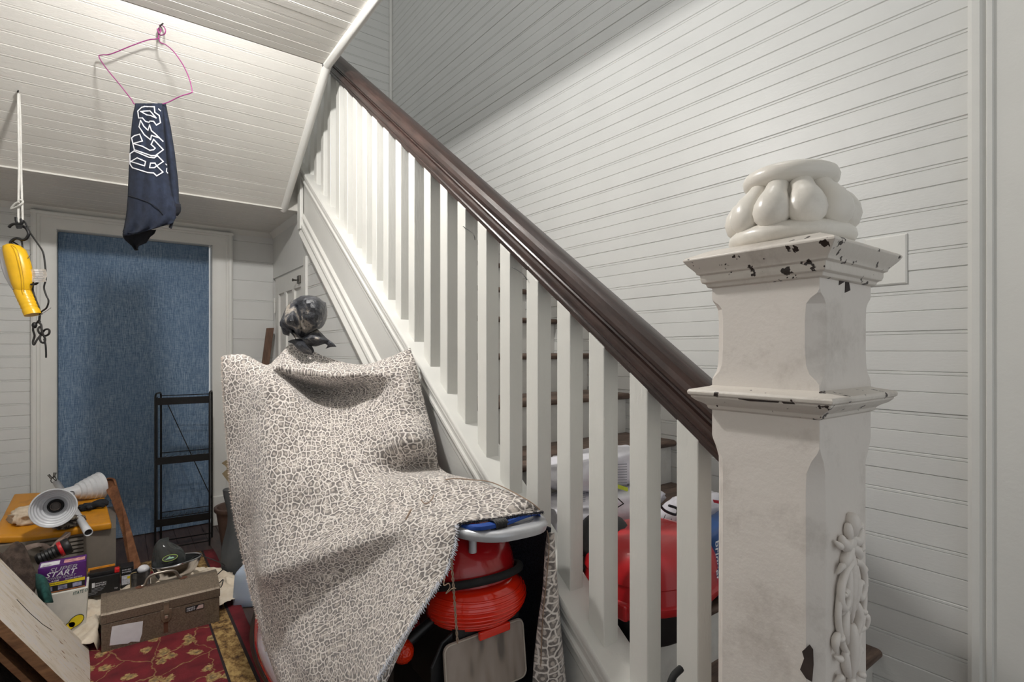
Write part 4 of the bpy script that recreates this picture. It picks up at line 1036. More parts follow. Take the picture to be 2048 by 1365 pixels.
m = NT('camouflage_cloth'); m.base(m.ramp(m.noise(38, detail=2), [(0.42, g((56,48,44))), (0.48, g((110,100,88))), (0.58, g((150,140,124)))], 'CONSTANT')); m.rough(0.95); MT['camo'] = m.mat
crumple_block('work_glove', (-.185, 3.375, .425), .058, .05, .024, MT['camo'], 8, 0.3, 0.5, label='crumpled camouflage work glove beside the cream cloth', cat='glove')
MT['blackcloth'] = fabric('black_knit', (18,20,24), (40,42,48))
gl = thing('black_glove', (-.085, 3.60, .425), 'black knitted glove with spread fingers on the yellow pad', 'glove')
crumple_block('palm', (-.12, 3.60, .434), .038, .034, .016, MT['blackcloth'], 12, 0.25, parent=gl)
for k, (dx, dy) in enumerate(((.075,.075),(.085,.035),(.085,-.005),(.07,-.04),(.01,-.06))):
    obj('finger', MB().tube(curve_pts([(-.115+dx*.15,3.60+dy*.4,.436),(-.115+dx*.6,3.60+dy*.8,.442),(-.115+dx,3.60+dy,.434)], 4), [.011]*4+[.0105]*4+[.006], 8), MT['blackcloth'], parent=gl, smooth=80)
# old lamp: pole and two ribbed reflector heads
MT['enamel'] = plain('white_enamel', (214,215,218), rough=0.35, var=0.06)
lp = thing('floor_lamp', (-.21, 3.55, .43), 'dismantled white pole lamp with two ribbed cone heads', 'lamp')
a = PT(113, 966, 2.98); b = PT(177, 1066, 2.50)
po = obj('pole', MB().tube([a, a.lerp(b,.93), a.lerp(b,.93), b], [.0155,.0155,.0165,.0165], 16, caps=False), MT['enamel'], parent=lp, smooth=60, solid=0.002)
obj('pole_bore', MB().lathe([(.0135,0),(.0135,.002)], b.lerp(a,.012), axis=(b-a), seg=16), MT['inkblack'], parent=po)
def cone_head(tip, mouth, r0, r1, name):
    """stepped reflector from a narrow neck to a wide mouth"""
    ax = (mouth - tip); h = ax.length; prof = []
    n = 6
    for k in range(n):
        f0 = k/n; ra = r0 + (r1-r0)*(f0**0.8); rb = ra + (r1-r0)*.05
        prof += [(ra, h*(.25+.75*f0)), (rb, h*(.25+.75*(k+.86)/n))]
    prof = [(r0*.96, 0), (r0*.98, h*.24)] + prof + [(r1, h)]
    return obj(name, MB().lathe(prof, tip, axis=ax, seg=36, caps=False), MT['enamel'], parent=lp, smooth=35, solid=0.002)
m1 = PT(107, 1017, 2.47); t1 = PT(114, 1010, 2.60)
h1 = cone_head(t1, m1, .030, .088, 'lamp_head')
axd = (m1 - t1).normalized()
obj('socket', MB().lathe([(.031,0),(.031,.055),(.024,.058),(.022,.052),(.012,.050),(.001,.050)], t1 + axd*.02, axis=axd, seg=24), MT['rubber'], parent=h1, smooth=40)
obj('socket_ring', MB().lathe([(.021,0),(.021,.008),(.016,.010),(.015,.004),(.001,.004)], t1 + axd*.072, axis=axd, seg=24), plain('socket_brown', (74,64,58), 0.4), parent=h1, smooth=40)
t2 = PT(128, 990, 2.86); m2 = PT(200, 972, 3.02)
h2 = cone_head(t2, m2, .033, .077, 'lamp_head')
a2 = (m2-t2).normalized(); fv = Vector((-FX,-FY,0)); sv_ = a2.cross(fv).normalized(); fv = sv_.cross(a2).normalized()
if fv.dot(Vector((-FX,-FY,0))) < 0: fv = -fv
for k in range(10):
    an = 2*math.pi*k/10; cc = t2 + a2*(.018 + .012*math.cos(an)) + sv_*(.012*math.sin(an)); cc = cc + fv*(.0325)
    obj('vent_hole', MB().lathe([(.0026,-.003),(.0026,.0035)], cc, axis=fv, seg=8), MT['inkblack'], parent=h2)
obj('end_cap', MB().lathe([(.001,-.006),(.024,-.006),(.0325,0),(.0325,.003)], t2, axis=a2, seg=28), MT['enamel'], parent=h2, smooth=40)
obj('lamp_wire', MB().tube(curve_pts([PT(*p) for p in ((113,966,2.97),(104,966,2.97),(102,960,2.97),(109,953,2.97),(112,962,2.965),(98,950,2.97))], 6), .0022, 6), MT['blackwire'], parent=lp, smooth=80)
obj('wing_nut', MB().tube([PT(97,950,2.98), PT(103,958,2.98)], [.006,.005], 8).tube([PT(110,946,3.0), PT(107,957,2.99)], [.008,.004], 8), plain('dull_steel', (120,118,114), 0.4, metal=0.6), parent=lp, smooth=60)

# ------------------------------------------------------------------ rusty saw blade
m = NT('rusty_steel'); m.base(m.ramp(m.noise(12, vec=m.mapping(scale=(2,2,.6), vec=m.world()), detail=8, rough=0.7), [(0.3, g((78,48,32))), (0.5, g((122,78,50))), (0.7, g((152,108,74)))])); m.rough(0.75); m.metal(0.25); m.bump(m.noise(60, detail=6), 0.3, 0.004); MT['rustysteel'] = m.mat
sw = thing('hand_saw', (.10, 3.25, 0.02), 'large rusty saw blade with coarse teeth leaning beside the air conditioner', 'saw')
TL = [(213,962),(210,972),(214,986),(224,1003),(236,1035),(246,1070),(252,1100),(262,1150),(268,1190)]
TR = [(222,958),(230,962),(236,980),(243,1003),(254,1035),(264,1070),(272,1100),(284,1142),(292,1190)]
def saw_t(py): return 3.02 - (py-958)/232*0.36
teeth = []
for i in range(len(TL)-1):
    (x0,y0),(x1,y1) = TL[i], TL[i+1]; n = max(1, int((y1-y0)/3.4)) if i >= 3 else 1
    for k in range(n):
        f_ = k/n; x, y = x0+(x1-x0)*f_, y0+(y1-y0)*f_
        teeth.append(PT(x, y, saw_t(y)))
        if i >= 3: f2 = (k+.55)/n; teeth.append(PT(x0+(x1-x0)*f2-2.4, y0+(y1-y0)*f2, saw_t(y0+(y1-y0)*f2)))
teeth.append(PT(*TL[-1], saw_t(TL[-1][1])))
right = [PT(x, y, saw_t(y)) for x, y in TR]
obj('blade', MB().extrude(teeth + right[::-1], Vector((FX,FY,0))*.004), MT['rustysteel'], parent=sw)
obj('tang', MB().tube(curve_pts([PT(211,976,3.0), PT(209,966,3.0), PT(216,958,3.01), PT(228,960,3.01), PT(232,972,3.0)], 4), .006, 8), MT['rustysteel'], parent=sw, smooth=70)

# ------------------------------------------------------------------ boxes and batteries
bx = thing('white_carton', (-.18, 3.01, .01), 'white carton printed with yellow lemons standing below the purple box', 'carton')
BX0, BX1, BY = -.275, -.095, 2.945
obj('carton_body', MB().loft([[Vector(p) for p in ((BX0+.02,BY,.01),(BX1-.01,BY,.01),(BX1-.01,BY+.13,.01),(BX0+.02,BY+.13,.01))], [Vector(p) for p in ((BX0,BY-.005,.238),(BX1,BY-.005,.238),(BX1,BY+.13,.238),(BX0,BY+.13,.238))]]), plain('white_card', (228,224,214), 0.7, var=0.05), parent=bx, bevel=0.003)
def ell(c, rx, rz, y, rot=0, n=20):
    return [Vector((c[0]+rx*math.cos(a)*math.cos(rot)-rz*math.sin(a)*math.sin(rot), y, c[1]+rx*math.cos(a)*math.sin(rot)+rz*math.sin(a)*math.cos(rot))) for a in [2*math.pi*k/n for k in range(n)]]
for c, rx, rz, rt in (((-.135,.103),.028,.019,.7),((-.158,.086),.022,.014,.6)):
    obj('lemon_outline', MB().extrude(ell(c, rx+.0025, rz+.0025, BY-.0052, rt), (0,.001,0)), MT['inkblack'], parent=bx)
    obj('lemon', MB().extrude(ell(c, rx, rz, BY-.0058, rt), (0,.001,0)), MT['yellowprint'], parent=bx)
obj('lemon_leaf', MB().extrude(ell((-.178,.066), .014, .006, BY-.0060, .5), (0,.001,0)), plain('leaf_print', (60,110,60), 0.6), parent=bx)
obj('lettering', text_mb('STATE O', .05, .013, (-.146, BY-.0056, .216), (1,0,.10), (0,0,1), shear=0.25), plain('green_print', (24,84,74), 0.6), parent=bx)
pb = thing('battery_box', (-.18, 2.99, .24), 'purple battery carton with silver lettering on top of the white carton', 'box')
MT['purple'] = plain('purple_card', (84,30,112), rough=0.4, var=0.25, scale=14)
QX0, QX1, QY, QZ0, QZ1 = -.259, -.102, 2.950, .240, .352
q_b = MB().box(QX0, QX1, QY, QY+.088, QZ0, QZ1)
obj('carton_body', q_b, MT['purple'], parent=pb, bevel=0.0025)
W1 = QX1-QX0
def onf(name, mb, mat): return obj(name, mb, mat, parent=pb)
onf('yellow_band', quad((QX0+.004, QY, QZ0+.030), (1,0,0), (0,0,1), W1-.008, .013, .0006), MT['yellowprint'])
onf('photo_strip', quad((QX0+.004, QY, QZ0+.006), (1,0,0), (0,0,1), W1-.008, .023, .0005), MT['inkblack'])
for k in range(3): onf('photo', quad((QX0+.016+.048*k, QY, QZ0+.009), (1,0,0), (0,0,1), .030, .017, .0009), plain('print_photo', (140,140,168), 0.5, var=0.6, scale=60))
onf('orange_line', quad((QX0+.004, QY, QZ0+.001), (1,0,0), (0,0,1), W1-.008, .004, .0008), plain('orange_print', (176,110,60), 0.5, var=0.3))
MT['silverprint'] = plain('silver_print', (176,172,184), rough=0.4, var=0.05)
onf('lettering', text_mb('SUPER', .092, .019, (QX0+.036, QY, QZ0+.086), (1,0,0), (0,0,1), .0012, 0.3), MT['silverprint'])
onf('lettering', text_mb('START', .104, .020, (QX0+.024, QY, QZ0+.067), (1,0,0), (0,0,1), .0014, 0.3), MT['inkwhite'])
onf('lettering', text_mb('POWER SPORT', .098, .010, (QX0+.026, QY, QZ0+.055), (1,0,0), (0,0,1), .0012, 0.3), MT['silverprint'])
onf('lettering', text_mb('- AGM', .034, .007, (QX0+.034, QY, QZ0+.0455), (1,0,0), (0,0,1), .0012, 0.3), MT['inkwhite'])
onf('lettering', text_mb('BATTERY-BATTERIE', .056, .005, (QX0+.088, QY, QZ0+.046), (1,0,0), (0,0,1), .0012, 0.2), MT['inkwhite'])
onf('lettering', text_mb('GENUINE  READY TO START', .06, .005, (QX0+.036, QY, QZ0+.034), (1,0,0), (0,0,1), .0014), MT['inkblack'])
onf('white_flash', quad((QX0+.006, QY+.010, QZ1), (1,0,0), (0,1,0), .062, .055, .0008), MT['paper'])
onf('orange_flash', quad((QX0+.082, QY+.014, QZ1), (1,0,0), (0,1,0), .070, .045, .0008), plain('orange_top_print', (206,150,150), 0.5, var=0.5, scale=80))
onf('lettering', text_mb('BATTERY', .028, .012, (QX0+.014, QY+.016, QZ1), (1,0,0), (0,1,0), .0016), MT['inkblack'])
# battery
ba = thing('battery', (-.05, 3.19, .115), 'black motorcycle battery with red terminal cap on the canvas', 'battery')
BX0, BX1, BY, BZ0 = -.112, .018, 3.155, .112
obj('battery_case', MB().box(BX0, BX1, BY, BY+.075, BZ0, BZ0+.088), MT['black_plastic'], parent=ba, bevel=0.003)
obj('battery_top', MB().box(BX0+.014, BX1-.004, BY+.012, BY+.07, BZ0+.088, BZ0+.104), MT['black_plastic'], parent=ba, bevel=0.002)
obj('terminal_cap', MB().box(BX1-.022, BX1-.002, BY+.004, BY+.03, BZ0+.088, BZ0+.110), gloss('red_cap', (214,30,34), 0.35), parent=ba, bevel=0.004)
obj('orange_edge', MB().box(BX0+.008, BX1-.02, BY+.068, BY+.076, BZ0+.096, BZ0+.112), plain('orange_card', (232,150,40), 0.5), parent=ba)
obj('yellow_corner', MB().box(BX0-.004, BX0+.006, BY+.02, BY+.06, BZ0+.078, BZ0+.106), MT['yellowprint'], parent=ba, bevel=0.002)
obj('battery_icon', quad((BX0+.024, BY, BZ0+.042), (1,0,0), (0,0,1), .011, .022, .0006), MT['inkwhite'], parent=ba)
obj('lettering', text_mb('MIGHTY MAX', .040, .0065, (BX0+.038, BY, BZ0+.055), (1,0,0), (0,0,1)), MT['inkwhite'], parent=ba)
obj('lettering', text_mb('BATTERY', .040, .008, (BX0+.038, BY, BZ0+.044), (1,0,0), (0,0,1)), MT['inkwhite'], parent=ba)
MT['greyprint'] = plain('grey_print', (150,152,158), rough=0.6)
for k in range(5): obj('small_print', quad((BX0+.010+.012*(k < 3), BY, BZ0+.036-.0062*k), (1,0,0), (0,0,1), .05-.005*k, .002, .0006), MT['greyprint'], parent=ba)
obj('lettering', text_mb('7.0', .012, .006, (BX1-.022, BY, BZ0+.016), (1,0,0), (0,0,1)), MT['inkwhite'], parent=ba)
# second battery carton, tin can
b2 = thing('black_carton', (.04, 3.24, .115), 'small black carton with white label between battery and tin can', 'box')
obj('carton_body', MB().box(.020, .072, 3.20, 3.27, .108, .205), MT['black_plastic'], parent=b2, bevel=0.002)
obj('label_print', quad((.024, 3.20, .122), (1,0,0), (0,0,1), .036, .045, .0006), plain('label_print', (206,206,214), 0.6, var=0.35, scale=120), parent=b2)
obj('yellow_mark', quad((.046, 3.20, .148), (1,0,0), (0,0,1), .012, .012, .001), MT['yellowprint'], parent=b2)
for k, s_ in enumerate(('EXCELLENT','POWER')): obj('lettering', text_mb(s_, .036, .006, (.026, 3.20, .190-.011*k), (1,0,0), (0,0,1)), MT['inkwhite'], parent=b2)
MT['tin'] = plain('dull_tin', (120,122,128), rough=0.28, metal=0.9, var=0.1)
cn = thing('tin_can', (.097, 3.105, .105), 'ribbed open tin can with white knob inside behind the toolbox', 'can')
prof = [(.001,0),(.036,0)]; 
for k in range(9): prof += [(.038,.006+.008*k),(.0365,.010+.008*k)]
prof += [(.038,.080),(.039,.102),(.0395,.104),(.037,.103),(.0355,.012),(.001,.010)]
obj('can_wall', MB().lathe(prof, (.097,3.105,.105), seg=32, caps=False), MT['tin'], parent=cn, smooth=60)
obj('wire_bail', MB().tube(curve_pts([(.058,3.085,.13),(.057,3.075,.20),(.063,3.07,.214),(.08,3.066,.216)], 5), .0022, 6), plain('brass_wire', (176,158,120), 0.4, metal=0.5), parent=cn, smooth=80)
tag(obj('plastic_ball', MB().ellipsoid((.108,3.115,.208), .025, .025, .020), MT['paper'], smooth=80), 'round white plastic ball resting in the tin can', 'ball')

# ------------------------------------------------------------------ clear smoked housing with green emblem
m = NT('clear_plastic'); m.base((0.9,0.92,0.92)); m.rough(0.06); m.b.inputs['Transmission Weight'].default_value = 0.85; m.b.inputs['IOR'].default_value = 1.3; MT['clear'] = m.mat
m = NT('smoked_plastic'); m.base(g((96,100,100))); m.rough(0.08); m.b.inputs['Transmission Weight'].default_value = 0.6; m.b.inputs['IOR'].default_value = 1.3; MT['smoke'] = m.mat
vs = thing('headlight_housing', (.232, 3.115, .135), 'chrome and clear plastic housing with green oval emblem behind the toolbox', 'housing')
hc = Vector((.232, 3.115, .150))
R1 = Matrix.Rotation(math.radians(-12), 3, 'Z')
def bowl(rx, ry, h0, h1, n=40, mm=8, flare=1.0, lobe=0.0):
    rows = []
    for i in range(mm+1):
        f_ = i/mm; k = 0.72 + 0.28*f_**0.7
        rows.append([hc + R1 @ Vector((rx*k*math.cos(a)*(1+lobe*math.cos(a)**3), ry*k*math.sin(a), h0 + (h1-h0)*f_ + .010*math.cos(a))) for a in [2*math.pi*j/n for j in range(n)]])
    return MB().loft(rows, caps=False)
obj('chrome_bowl', bowl(.105, .080, 0, .072, lobe=.14), MT['chrome'], parent=vs, smooth=70, solid=0.003)
obj('bowl_floor', MB().extrude([hc + R1 @ Vector((.074*math.cos(a), .056*math.sin(a), .004)) for a in [2*math.pi*j/24 for j in range(24)]], (0,0,.004)), MT['rubber'], parent=vs)
dm = []
for i in range(9):
    th = math.radians(90*i/8); cs_, sn_ = math.cos(th)**.55, math.sin(th)**.8
    dm.append([hc + R1 @ Vector((-.022 + .074*cs_*math.cos(a), .012 + .060*cs_*math.sin(a), .045 + .112*sn_ - .028*math.cos(a)*sn_)) for a in [2*math.pi*j/32 for j in range(32)]])
obj('smoked_dome', MB().loft(dm), MT['smoke'], parent=vs, smooth=70)
ec = hc + R1 @ Vector((-.008, -.046, .098)); er_ = R1 @ Vector((1,0,.10)); eu = R1 @ Vector((0,.50,.70)).normalized()
def oval(rx, rz, lift): 
    nn = er_.normalized().cross(eu); return [ec + er_.normalized()*rx*math.cos(a) + eu*rz*math.sin(a) + nn*lift for a in [2*math.pi*k/26 for k in range(26)]]
em = obj('emblem', MB().extrude(oval(.034,.017,.006), er_.normalized().cross(eu)*.002), MT['inkblack'], parent=vs)
o1 = oval(.031,.0145,.009)
obj('emblem_ring', MB().tube(o1 + [o1[0]], .0014, 6), plain('lime_print', (168,196,90), 0.5), parent=em)
obj('emblem_mark', MB().extrude([ec + er_.normalized()*x + eu*z_ + er_.normalized().cross(eu)*.0085 for x, z_ in ((-.020,-.005),(.018,-.004),(.012,.003),(.004,.002),(-.002,.008),(-.010,.001))], er_.normalized().cross(eu)*.001), plain('pale_print', (150,196,170), 0.5), parent=em)

# ------------------------------------------------------------------ canvas drop cloth in front of and behind the toolbox
def drop(u, v):
    x = -.40 + 1.00*u; y = 2.74 + .90*v
    h = .085*math.exp(-((x-.0)**2/.10 + (y-3.20)**2/.045)) + .055*math.exp(-((x+.07)**2/.008 + (y-2.90)**2/.015)) + .050*math.exp(-((x-.40)**2/.02 + (y-3.15)**2/.05)) + .03*math.exp(-((x-.5)**2/.02 + (y-2.98)**2/.02))
    h += .075*math.exp(-((x-.22)**2/.02 + (y-3.12)**2/.02))
    q = Vector((x, y, 0)); f_ = ridged(q + Vector((3.3, 1.7, 0)), 9)*.6 + ridged(q*1.0 + Vector((9.1,4.2,0)), 19)*.35
    z = .014 + h*(.66 + .42*f_) + .020*max(0, f_)
    if -.06 < x < .395 and y < 2.99: z = .012
    return (x + .03*mnoise.noise(q*6), y + .03*mnoise.noise(q*6 + Vector((5,5,5))), z)
dc = MB(); nu, nv = 80, 72
grid_ = [[Vector(drop(i/nu, j/nv)) for j in range(nv+1)] for i in range(nu+1)]
def dkeep(p):
    """outline of the cloth on the floor"""
    x, y = p.x, p.y
    if -.055 < x < .39 and y < 2.978: return False
    if x <= -.055: return y > 2.80 and x > -.215 - (y-2.8)*.1 and y < 3.32
    if x >= .39: return y > 2.845 + (x-.39)*.55 and y < 3.40 - (x-.39)*1.7 and x < .52
    return y < 3.32 + .10*max(0, x/.39)
dc.v = [p for r in grid_ for p in r]
for i in range(nu):
    for j in range(nv):
        q = [i*(nv+1)+j, (i+1)*(nv+1)+j, (i+1)*(nv+1)+j+1, i*(nv+1)+j+1]
        c_ = sum((dc.v[k] for k in q), Vector())/4
        if dkeep(c_): dc.f.append(q); dc.m.append(0)
tag(obj('drop_cloth', dc, MT['canvas2'], smooth=180, solid=0.002), 'crumpled cream canvas drop cloth spread around the toolbox', 'cloth')
tag(obj('loose_cable', MB().tube(curve_pts([PT(*p) for p in ((375,1125,2.62),(395,1112,2.70),(420,1118,2.72),(450,1132,2.70),(440,1145,2.62),(425,1160,2.55),(436,1168,2.50),(446,1160,2.50),(442,1175,2.47),(434,1170,2.46))], 6), .0024, 6), MT['blackwire'], smooth=80), 'thin black cord lying across the canvas behind the toolbox', 'cable')

# ------------------------------------------------------------------ jug, flower pot, grey bag
m = NT('milky_plastic'); m.base(g((206,220,238))); m.rough(0.35); m.b.inputs['Transmission Weight'].default_value = 0.25; m.b.inputs['Subsurface Weight'].default_value = 0.3; m.b.inputs['Subsurface Radius'].default_value = (.02,.02,.03); MT['milky'] = m.mat
jc = Vector((.522, 2.905, 0)); jr = math.radians(-28)
jg = thing('plastic_jug', jc, 'translucent pale blue plastic jug standing on bare floor by the rug', 'jug')
def jring(w, d, z, dx=0, c=0.012):
    pts = []
    for sx_, sy_ in ((1,-1),(1,1),(-1,1),(-1,-1)):
        cx_, cy_ = sx_*(w-c), sy_*(d-c); a0 = math.atan2(sy_, sx_)
        for k in (-1, 0, 1):
            a = a0 + k*math.pi/5; pts.append((cx_ + c*math.cos(a) + dx, cy_ + c*math.sin(a)))
    return [jc + Matrix.Rotation(jr, 3, 'Z') @ Vector((x, y, z)) for x, y in pts]
obj('jug_body', MB().loft([jring(.050,.036,.002), jring(.054,.040,.008), jring(.054,.040,.05), jring(.050,.037,.120), jring(.047,.035,.158), jring(.040,.032,.172), jring(.022,.020,.198,.006,.010), jring(.017,.016,.204,.006,.008), jring(.016,.015,.214,.006,.008)]), MT['milky'], parent=jg, smooth=50)
obj('cap', MB().lathe([(.019,0),(.0195,.004),(.0195,.022),(.018,.025),(.001,.025)], jc + Matrix.Rotation(jr, 3, 'Z') @ Vector((.006,0,.207)), seg=20), plain('pale_cap', (222,230,242), 0.4), parent=jg, smooth=50)
pt = thing('flower_pot', (.615, 3.72, 0), 'brown plastic flower pot with a dried plant behind the blanket', 'flower pot')
MT['potbrown'] = plain('brown_plastic', (84,66,58), rough=0.45)
obj('pot_wall', MB().lathe([(.001,.0),(.082,0),(.118,.262),(.126,.262),(.130,.268),(.130,.286),(.124,.290),(.114,.286),(.080,.20),(.001,.20)], (.615,3.72,0), seg=36, caps=False), MT['potbrown'], parent=pt, smooth=45)
obj('soil', MB().lathe([(.001,.235),(.108,.232),(.108,.2)], (.615,3.72,0), seg=24), plain('dry_soil', (58,46,40), 0.95, bump=0.8), parent=pt)
MT['dryleaf'] = plain('dry_leaf', (150,134,106), rough=0.85, var=0.25)
obj('stem', MB().tube(curve_pts([(.60,3.70,.22),(.565,3.60,.36),(.545,3.52,.47)], 5), .006, 8), plain('purple_stem', (84,40,66), 0.6), parent=pt, smooth=70)
def leaf_sheet(pts, name, parent):
    q = [PT(*p) for p in pts]; obj(name, MB().extrude(q, Vector((FX,FY,.2))*.003), MT['dryleaf'], parent=parent)
leaf_sheet(((443,927,2.98),(452,921,2.96),(462,926,2.95),(462,936,2.95),(455,938,2.96),(450,932,2.97)), 'leaf', pt)
leaf_sheet(((444,948,2.98),(456,937,2.96),(470,945,2.95),(470,970,2.95),(462,972,2.96)), 'leaf', pt)
leaf_sheet(((453,937,2.97),(462,932,2.95),(466,944,2.95),(456,946,2.96)), 'leaf', pt)
# slumped dark grey sack
MT['greyrubber'] = plain('dark_grey_rubber', (74,76,78), rough=0.6, var=0.25, scale=10, bump=0.3, bscale=20)
rows = []
for i in range(15):
    f_ = i/14; z = .48*f_
    cx_, cy_ = .600 - .02*f_, 3.30 + .05*f_; rx_ = .118 - .030*f_ + .016*math.sin(f_*7); ry_ = .085 - .02*f_
    if i == 0: rx_, ry_ = .11, .08
    rows.append([Vector((cx_ + rx_*math.cos(a)*(1+.10*mnoise.noise(Vector((math.cos(a)*2, math.sin(a)*2, z*6)))), cy_ + ry_*math.sin(a)*(1+.12*mnoise.noise(Vector((math.cos(a)*2+4, math.sin(a)*2, z*6)))), z)) for a in [2*math.pi*k/28 for k in range(28)]])
tag(obj('rubber_sack', MB().loft(rows), MT['greyrubber'], smooth=80), 'tall slumped dark grey rubber sack beside the flower pot', 'sack')

# ------------------------------------------------------------------ brown towel, green cloth, torch, strap
tw_ = tag(obj('brown_towel', heap((-.338, 3.085, .012), .115, .12, .44, 4, 0.42, 30, 8.0, 0.45), MT['towel'], smooth=180), 'heaped brown terry towel beside the purple battery carton', 'towel')
tag(obj('strap_loop', MB().loft([[p + Vector((0,0,a)) + Vector((FY,-FX,0))*b for a, b in ((-.008,-.012),(.008,-.012),(.008,.012),(-.008,.012))] for p in curve_pts([PT(*p) for p in ((28,1113,2.42),(50,1098,2.44),(80,1090,2.46),(103,1098,2.47),(118,1085,2.50),(136,1068,2.54))], 6)]), fabric('pink_beige_webbing', (136,118,108), (166,148,138)), smooth=60), 'beige webbing strap trailing over the brown towel', 'strap')
tag(obj('green_cloth', MB().grid([curve_pts([PT(*p) for p in r], 5) for r in ([(72,1148,2.20),(82,1150,2.19),(92,1158,2.20),(98,1172,2.21)],[(72,1172,2.18),(84,1174,2.16),(96,1182,2.17),(103,1195,2.18)],[(80,1205,2.16),(90,1206,2.13),(100,1206,2.14),(106,1206,2.16)])]), fabric('dark_green_cloth', (20,62,58), (40,92,86)), smooth=180, solid=0.004), 'dark green cloth corner tucked beside the lemon carton', 'cloth')
tc = thing('torch', PT(105, 1105, 2.42), 'black ribbed torch with a red ring lying behind the purple carton', 'torch')
a = PT(72, 1122, 2.36); b = PT(141, 1090, 2.44); d = (b-a); L_ = d.length
prof = [(.001,0),(.020,0),(.024,.006)]
for k in range(5): prof += [(.028,L_*(.10+.10*k)),(.025,L_*(.17+.10*k))]
obj('torch_body', MB().lathe(prof + [(.030,L_*.62),(.030,L_*.66)], a, axis=d, seg=24), MT['black_plastic'], parent=tc, smooth=50)
obj('red_ring', MB().lathe([(.034,L_*.66),(.036,L_*.68),(.036,L_*.76),(.034,L_*.78),(.02,L_*.78),(.02,L_*.66)], a, axis=d, seg=24), gloss('red_rubber', (196,22,30), 0.4), parent=tc, smooth=50)
obj('torch_head', MB().lathe([(.034,L_*.78),(.036,L_*.80),(.036,L_*.96),(.033,L_*1.0),(.001,L_*1.0)], a, axis=d, seg=24), MT['black_plastic'], parent=tc, smooth=50)

# ------------------------------------------------------------------ boards in the near left corner
m = NT('white_washed_board'); w = m.world()
pc = m.noise(10, vec=m.mapping(scale=(1,4,1), vec=w), detail=7, rough=0.7)
c = m.ramp(pc, [(0.32, g((198,184,162))), (0.5, g((224,214,200))), (0.7, g((216,212,212)))])
c = m.mix(m.ramp(m.noise(22, vec=m.mapping(scale=(1,3,1), vec=w), detail=4), [(0.66,(0,0,0)),(0.69,(1,1,1))]), c, g((140,98,62)))
m.base(c); m.rough(0.6); m.bump(pc, 0.2, 0.004); MT['whiteboard'] = m.mat
MT['rawedge'] = wood('raw_board_edge', (96,66,42), (150,112,76), 0.7, scale=(2,10,10))
A = Vector((-.087, 2.81, .022)); B_ = Vector((-.070, 2.45, .012)); C_ = Vector((-.352, 2.76, .456))
n_pl = (B_-A).cross(C_-A).normalized()
if n_pl.z < 0: n_pl = -n_pl
def onpl(px, py, off=0.0):
    u = (px-CX)/FPX; v_ = (HY-py)/FPX; d = Vector((FX+u*FY, FY-u*FX, v_)); o_ = Vector((0,0,CAMZ))
    t = ((A + n_pl*off - o_).dot(n_pl))/d.dot(n_pl); return o_ + d*t
top = [onpl(178,1297), onpl(-70,1046), onpl(-70,1172), onpl(188,1420)]
low = [p - n_pl*.030 for p in top]
bd = thing('white_board', (-.3, 2.6, .0), 'thick whitewashed board propped up in the near left corner', 'board')
m = MB().loft([low, top]); m.m = [0 if i == len(m.f)-1 else 1 for i in range(len(m.f))]
obj('board_slab', m, [MT['whiteboard'], MT['rawedge']], parent=bd, bevel=0.002)
cr_ = [onpl(*p)+n_pl*.0006 for p in ((33,1200),(60,1228),(85,1250),(104,1262))]
obj('crack', MB().tube(cr_, .0012, 5), MT['inkblack'], parent=bd)
def under_board(name, d0, d1, shift, mat, label):
    q = [p - n_pl*d0 + Vector(shift) for p in top]; r = [p - n_pl*d1 + Vector(shift) for p in top]
    return tag(obj(name, MB().loft([r, q]), mat, bevel=0.002), label, 'board')
under_board('brown_board', .034, .052, (-.03,.02,-.004), MT['rawedge'], 'rough brown plank directly beneath the whitewashed board')
under_board('dark_board', .085, .115, (-.05,.03,-.01), wood('dark_weathered_board', (40,34,32), (86,78,72), 0.8, scale=(3,16,16)), 'dark weathered board lowest in the propped stack')

# ------------------------------------------------------------------ plank leaning in the far corner
a0, a1 = P(527, 760, y=4.27), P(541, 657, y=4.30)
dirv = (a1-a0).normalized(); base = a0 - dirv*(a0.z/dirv.z)
tag(obj('leaning_plank', MB().hexa([base+Vector(p) for p in ((-.022,-.014,0),(.030,-.014,0),(.030,.010,0),(-.022,.010,0))], [a1+Vector(p) for p in ((-.028,-.014,0),(.022,-.014,0.004),(.022,.010,.004),(-.028,.010,0))]), wood('old_brown_plank', (74,50,38), (128,96,74), 0.6, scale=(10,10,1)), bevel=0.002), 'old brown plank leaning upright in the corner by the closet door', 'plank')
# ------------------------------------------------------------------ rope, hook and yellow work light
NR = Vector((-.342, 3.172, 2.402))      # nail in the sloping ceiling
TR_ = NR.x*FX + NR.y*FY                  # depth of everything on this rope
def H(px, py, dt=0.0): return PT(px, py, TR_ + dt)
MT['cordwhite'] = plain('white_cotton_cord', (222,220,214), rough=0.9, bump=0.5, bscale=300)
rp_ = thing('hanging_rope', H(40, 450), 'doubled white cord hanging from a nail in the sloped ceiling', 'rope')
obj('nail', MB().tube([NR + Vector((0,.02,.02)), NR + Vector((0,-.02,-.012))], .003, 8), MT['blackwire'], parent=rp_)
obj('cord', MB().tube(curve_pts([H(36,186), H(37,250), H(38,330), H(37,400), H(37,436), H(40,447)], 6), .0042, 8), MT['cordwhite'], parent=rp_, smooth=80)
obj('cord', MB().tube(curve_pts([H(38,186,.01), H(41,250,.01), H(42,330,.01), H(44,400), H(45,440), H(40,448)], 6), .0042, 8), MT['cordwhite'], parent=rp_, smooth=80)
obj('knot', MB().tube(curve_pts([H(35,406,-.01), H(41,400,-.012), H(46,404,-.01), H(40,410,-.012), H(34,414,-.006), H(22,418), H(30,408,-.008), H(38,404,-.012)], 5), .004, 8), MT['cordwhite'], parent=rp_, smooth=80)
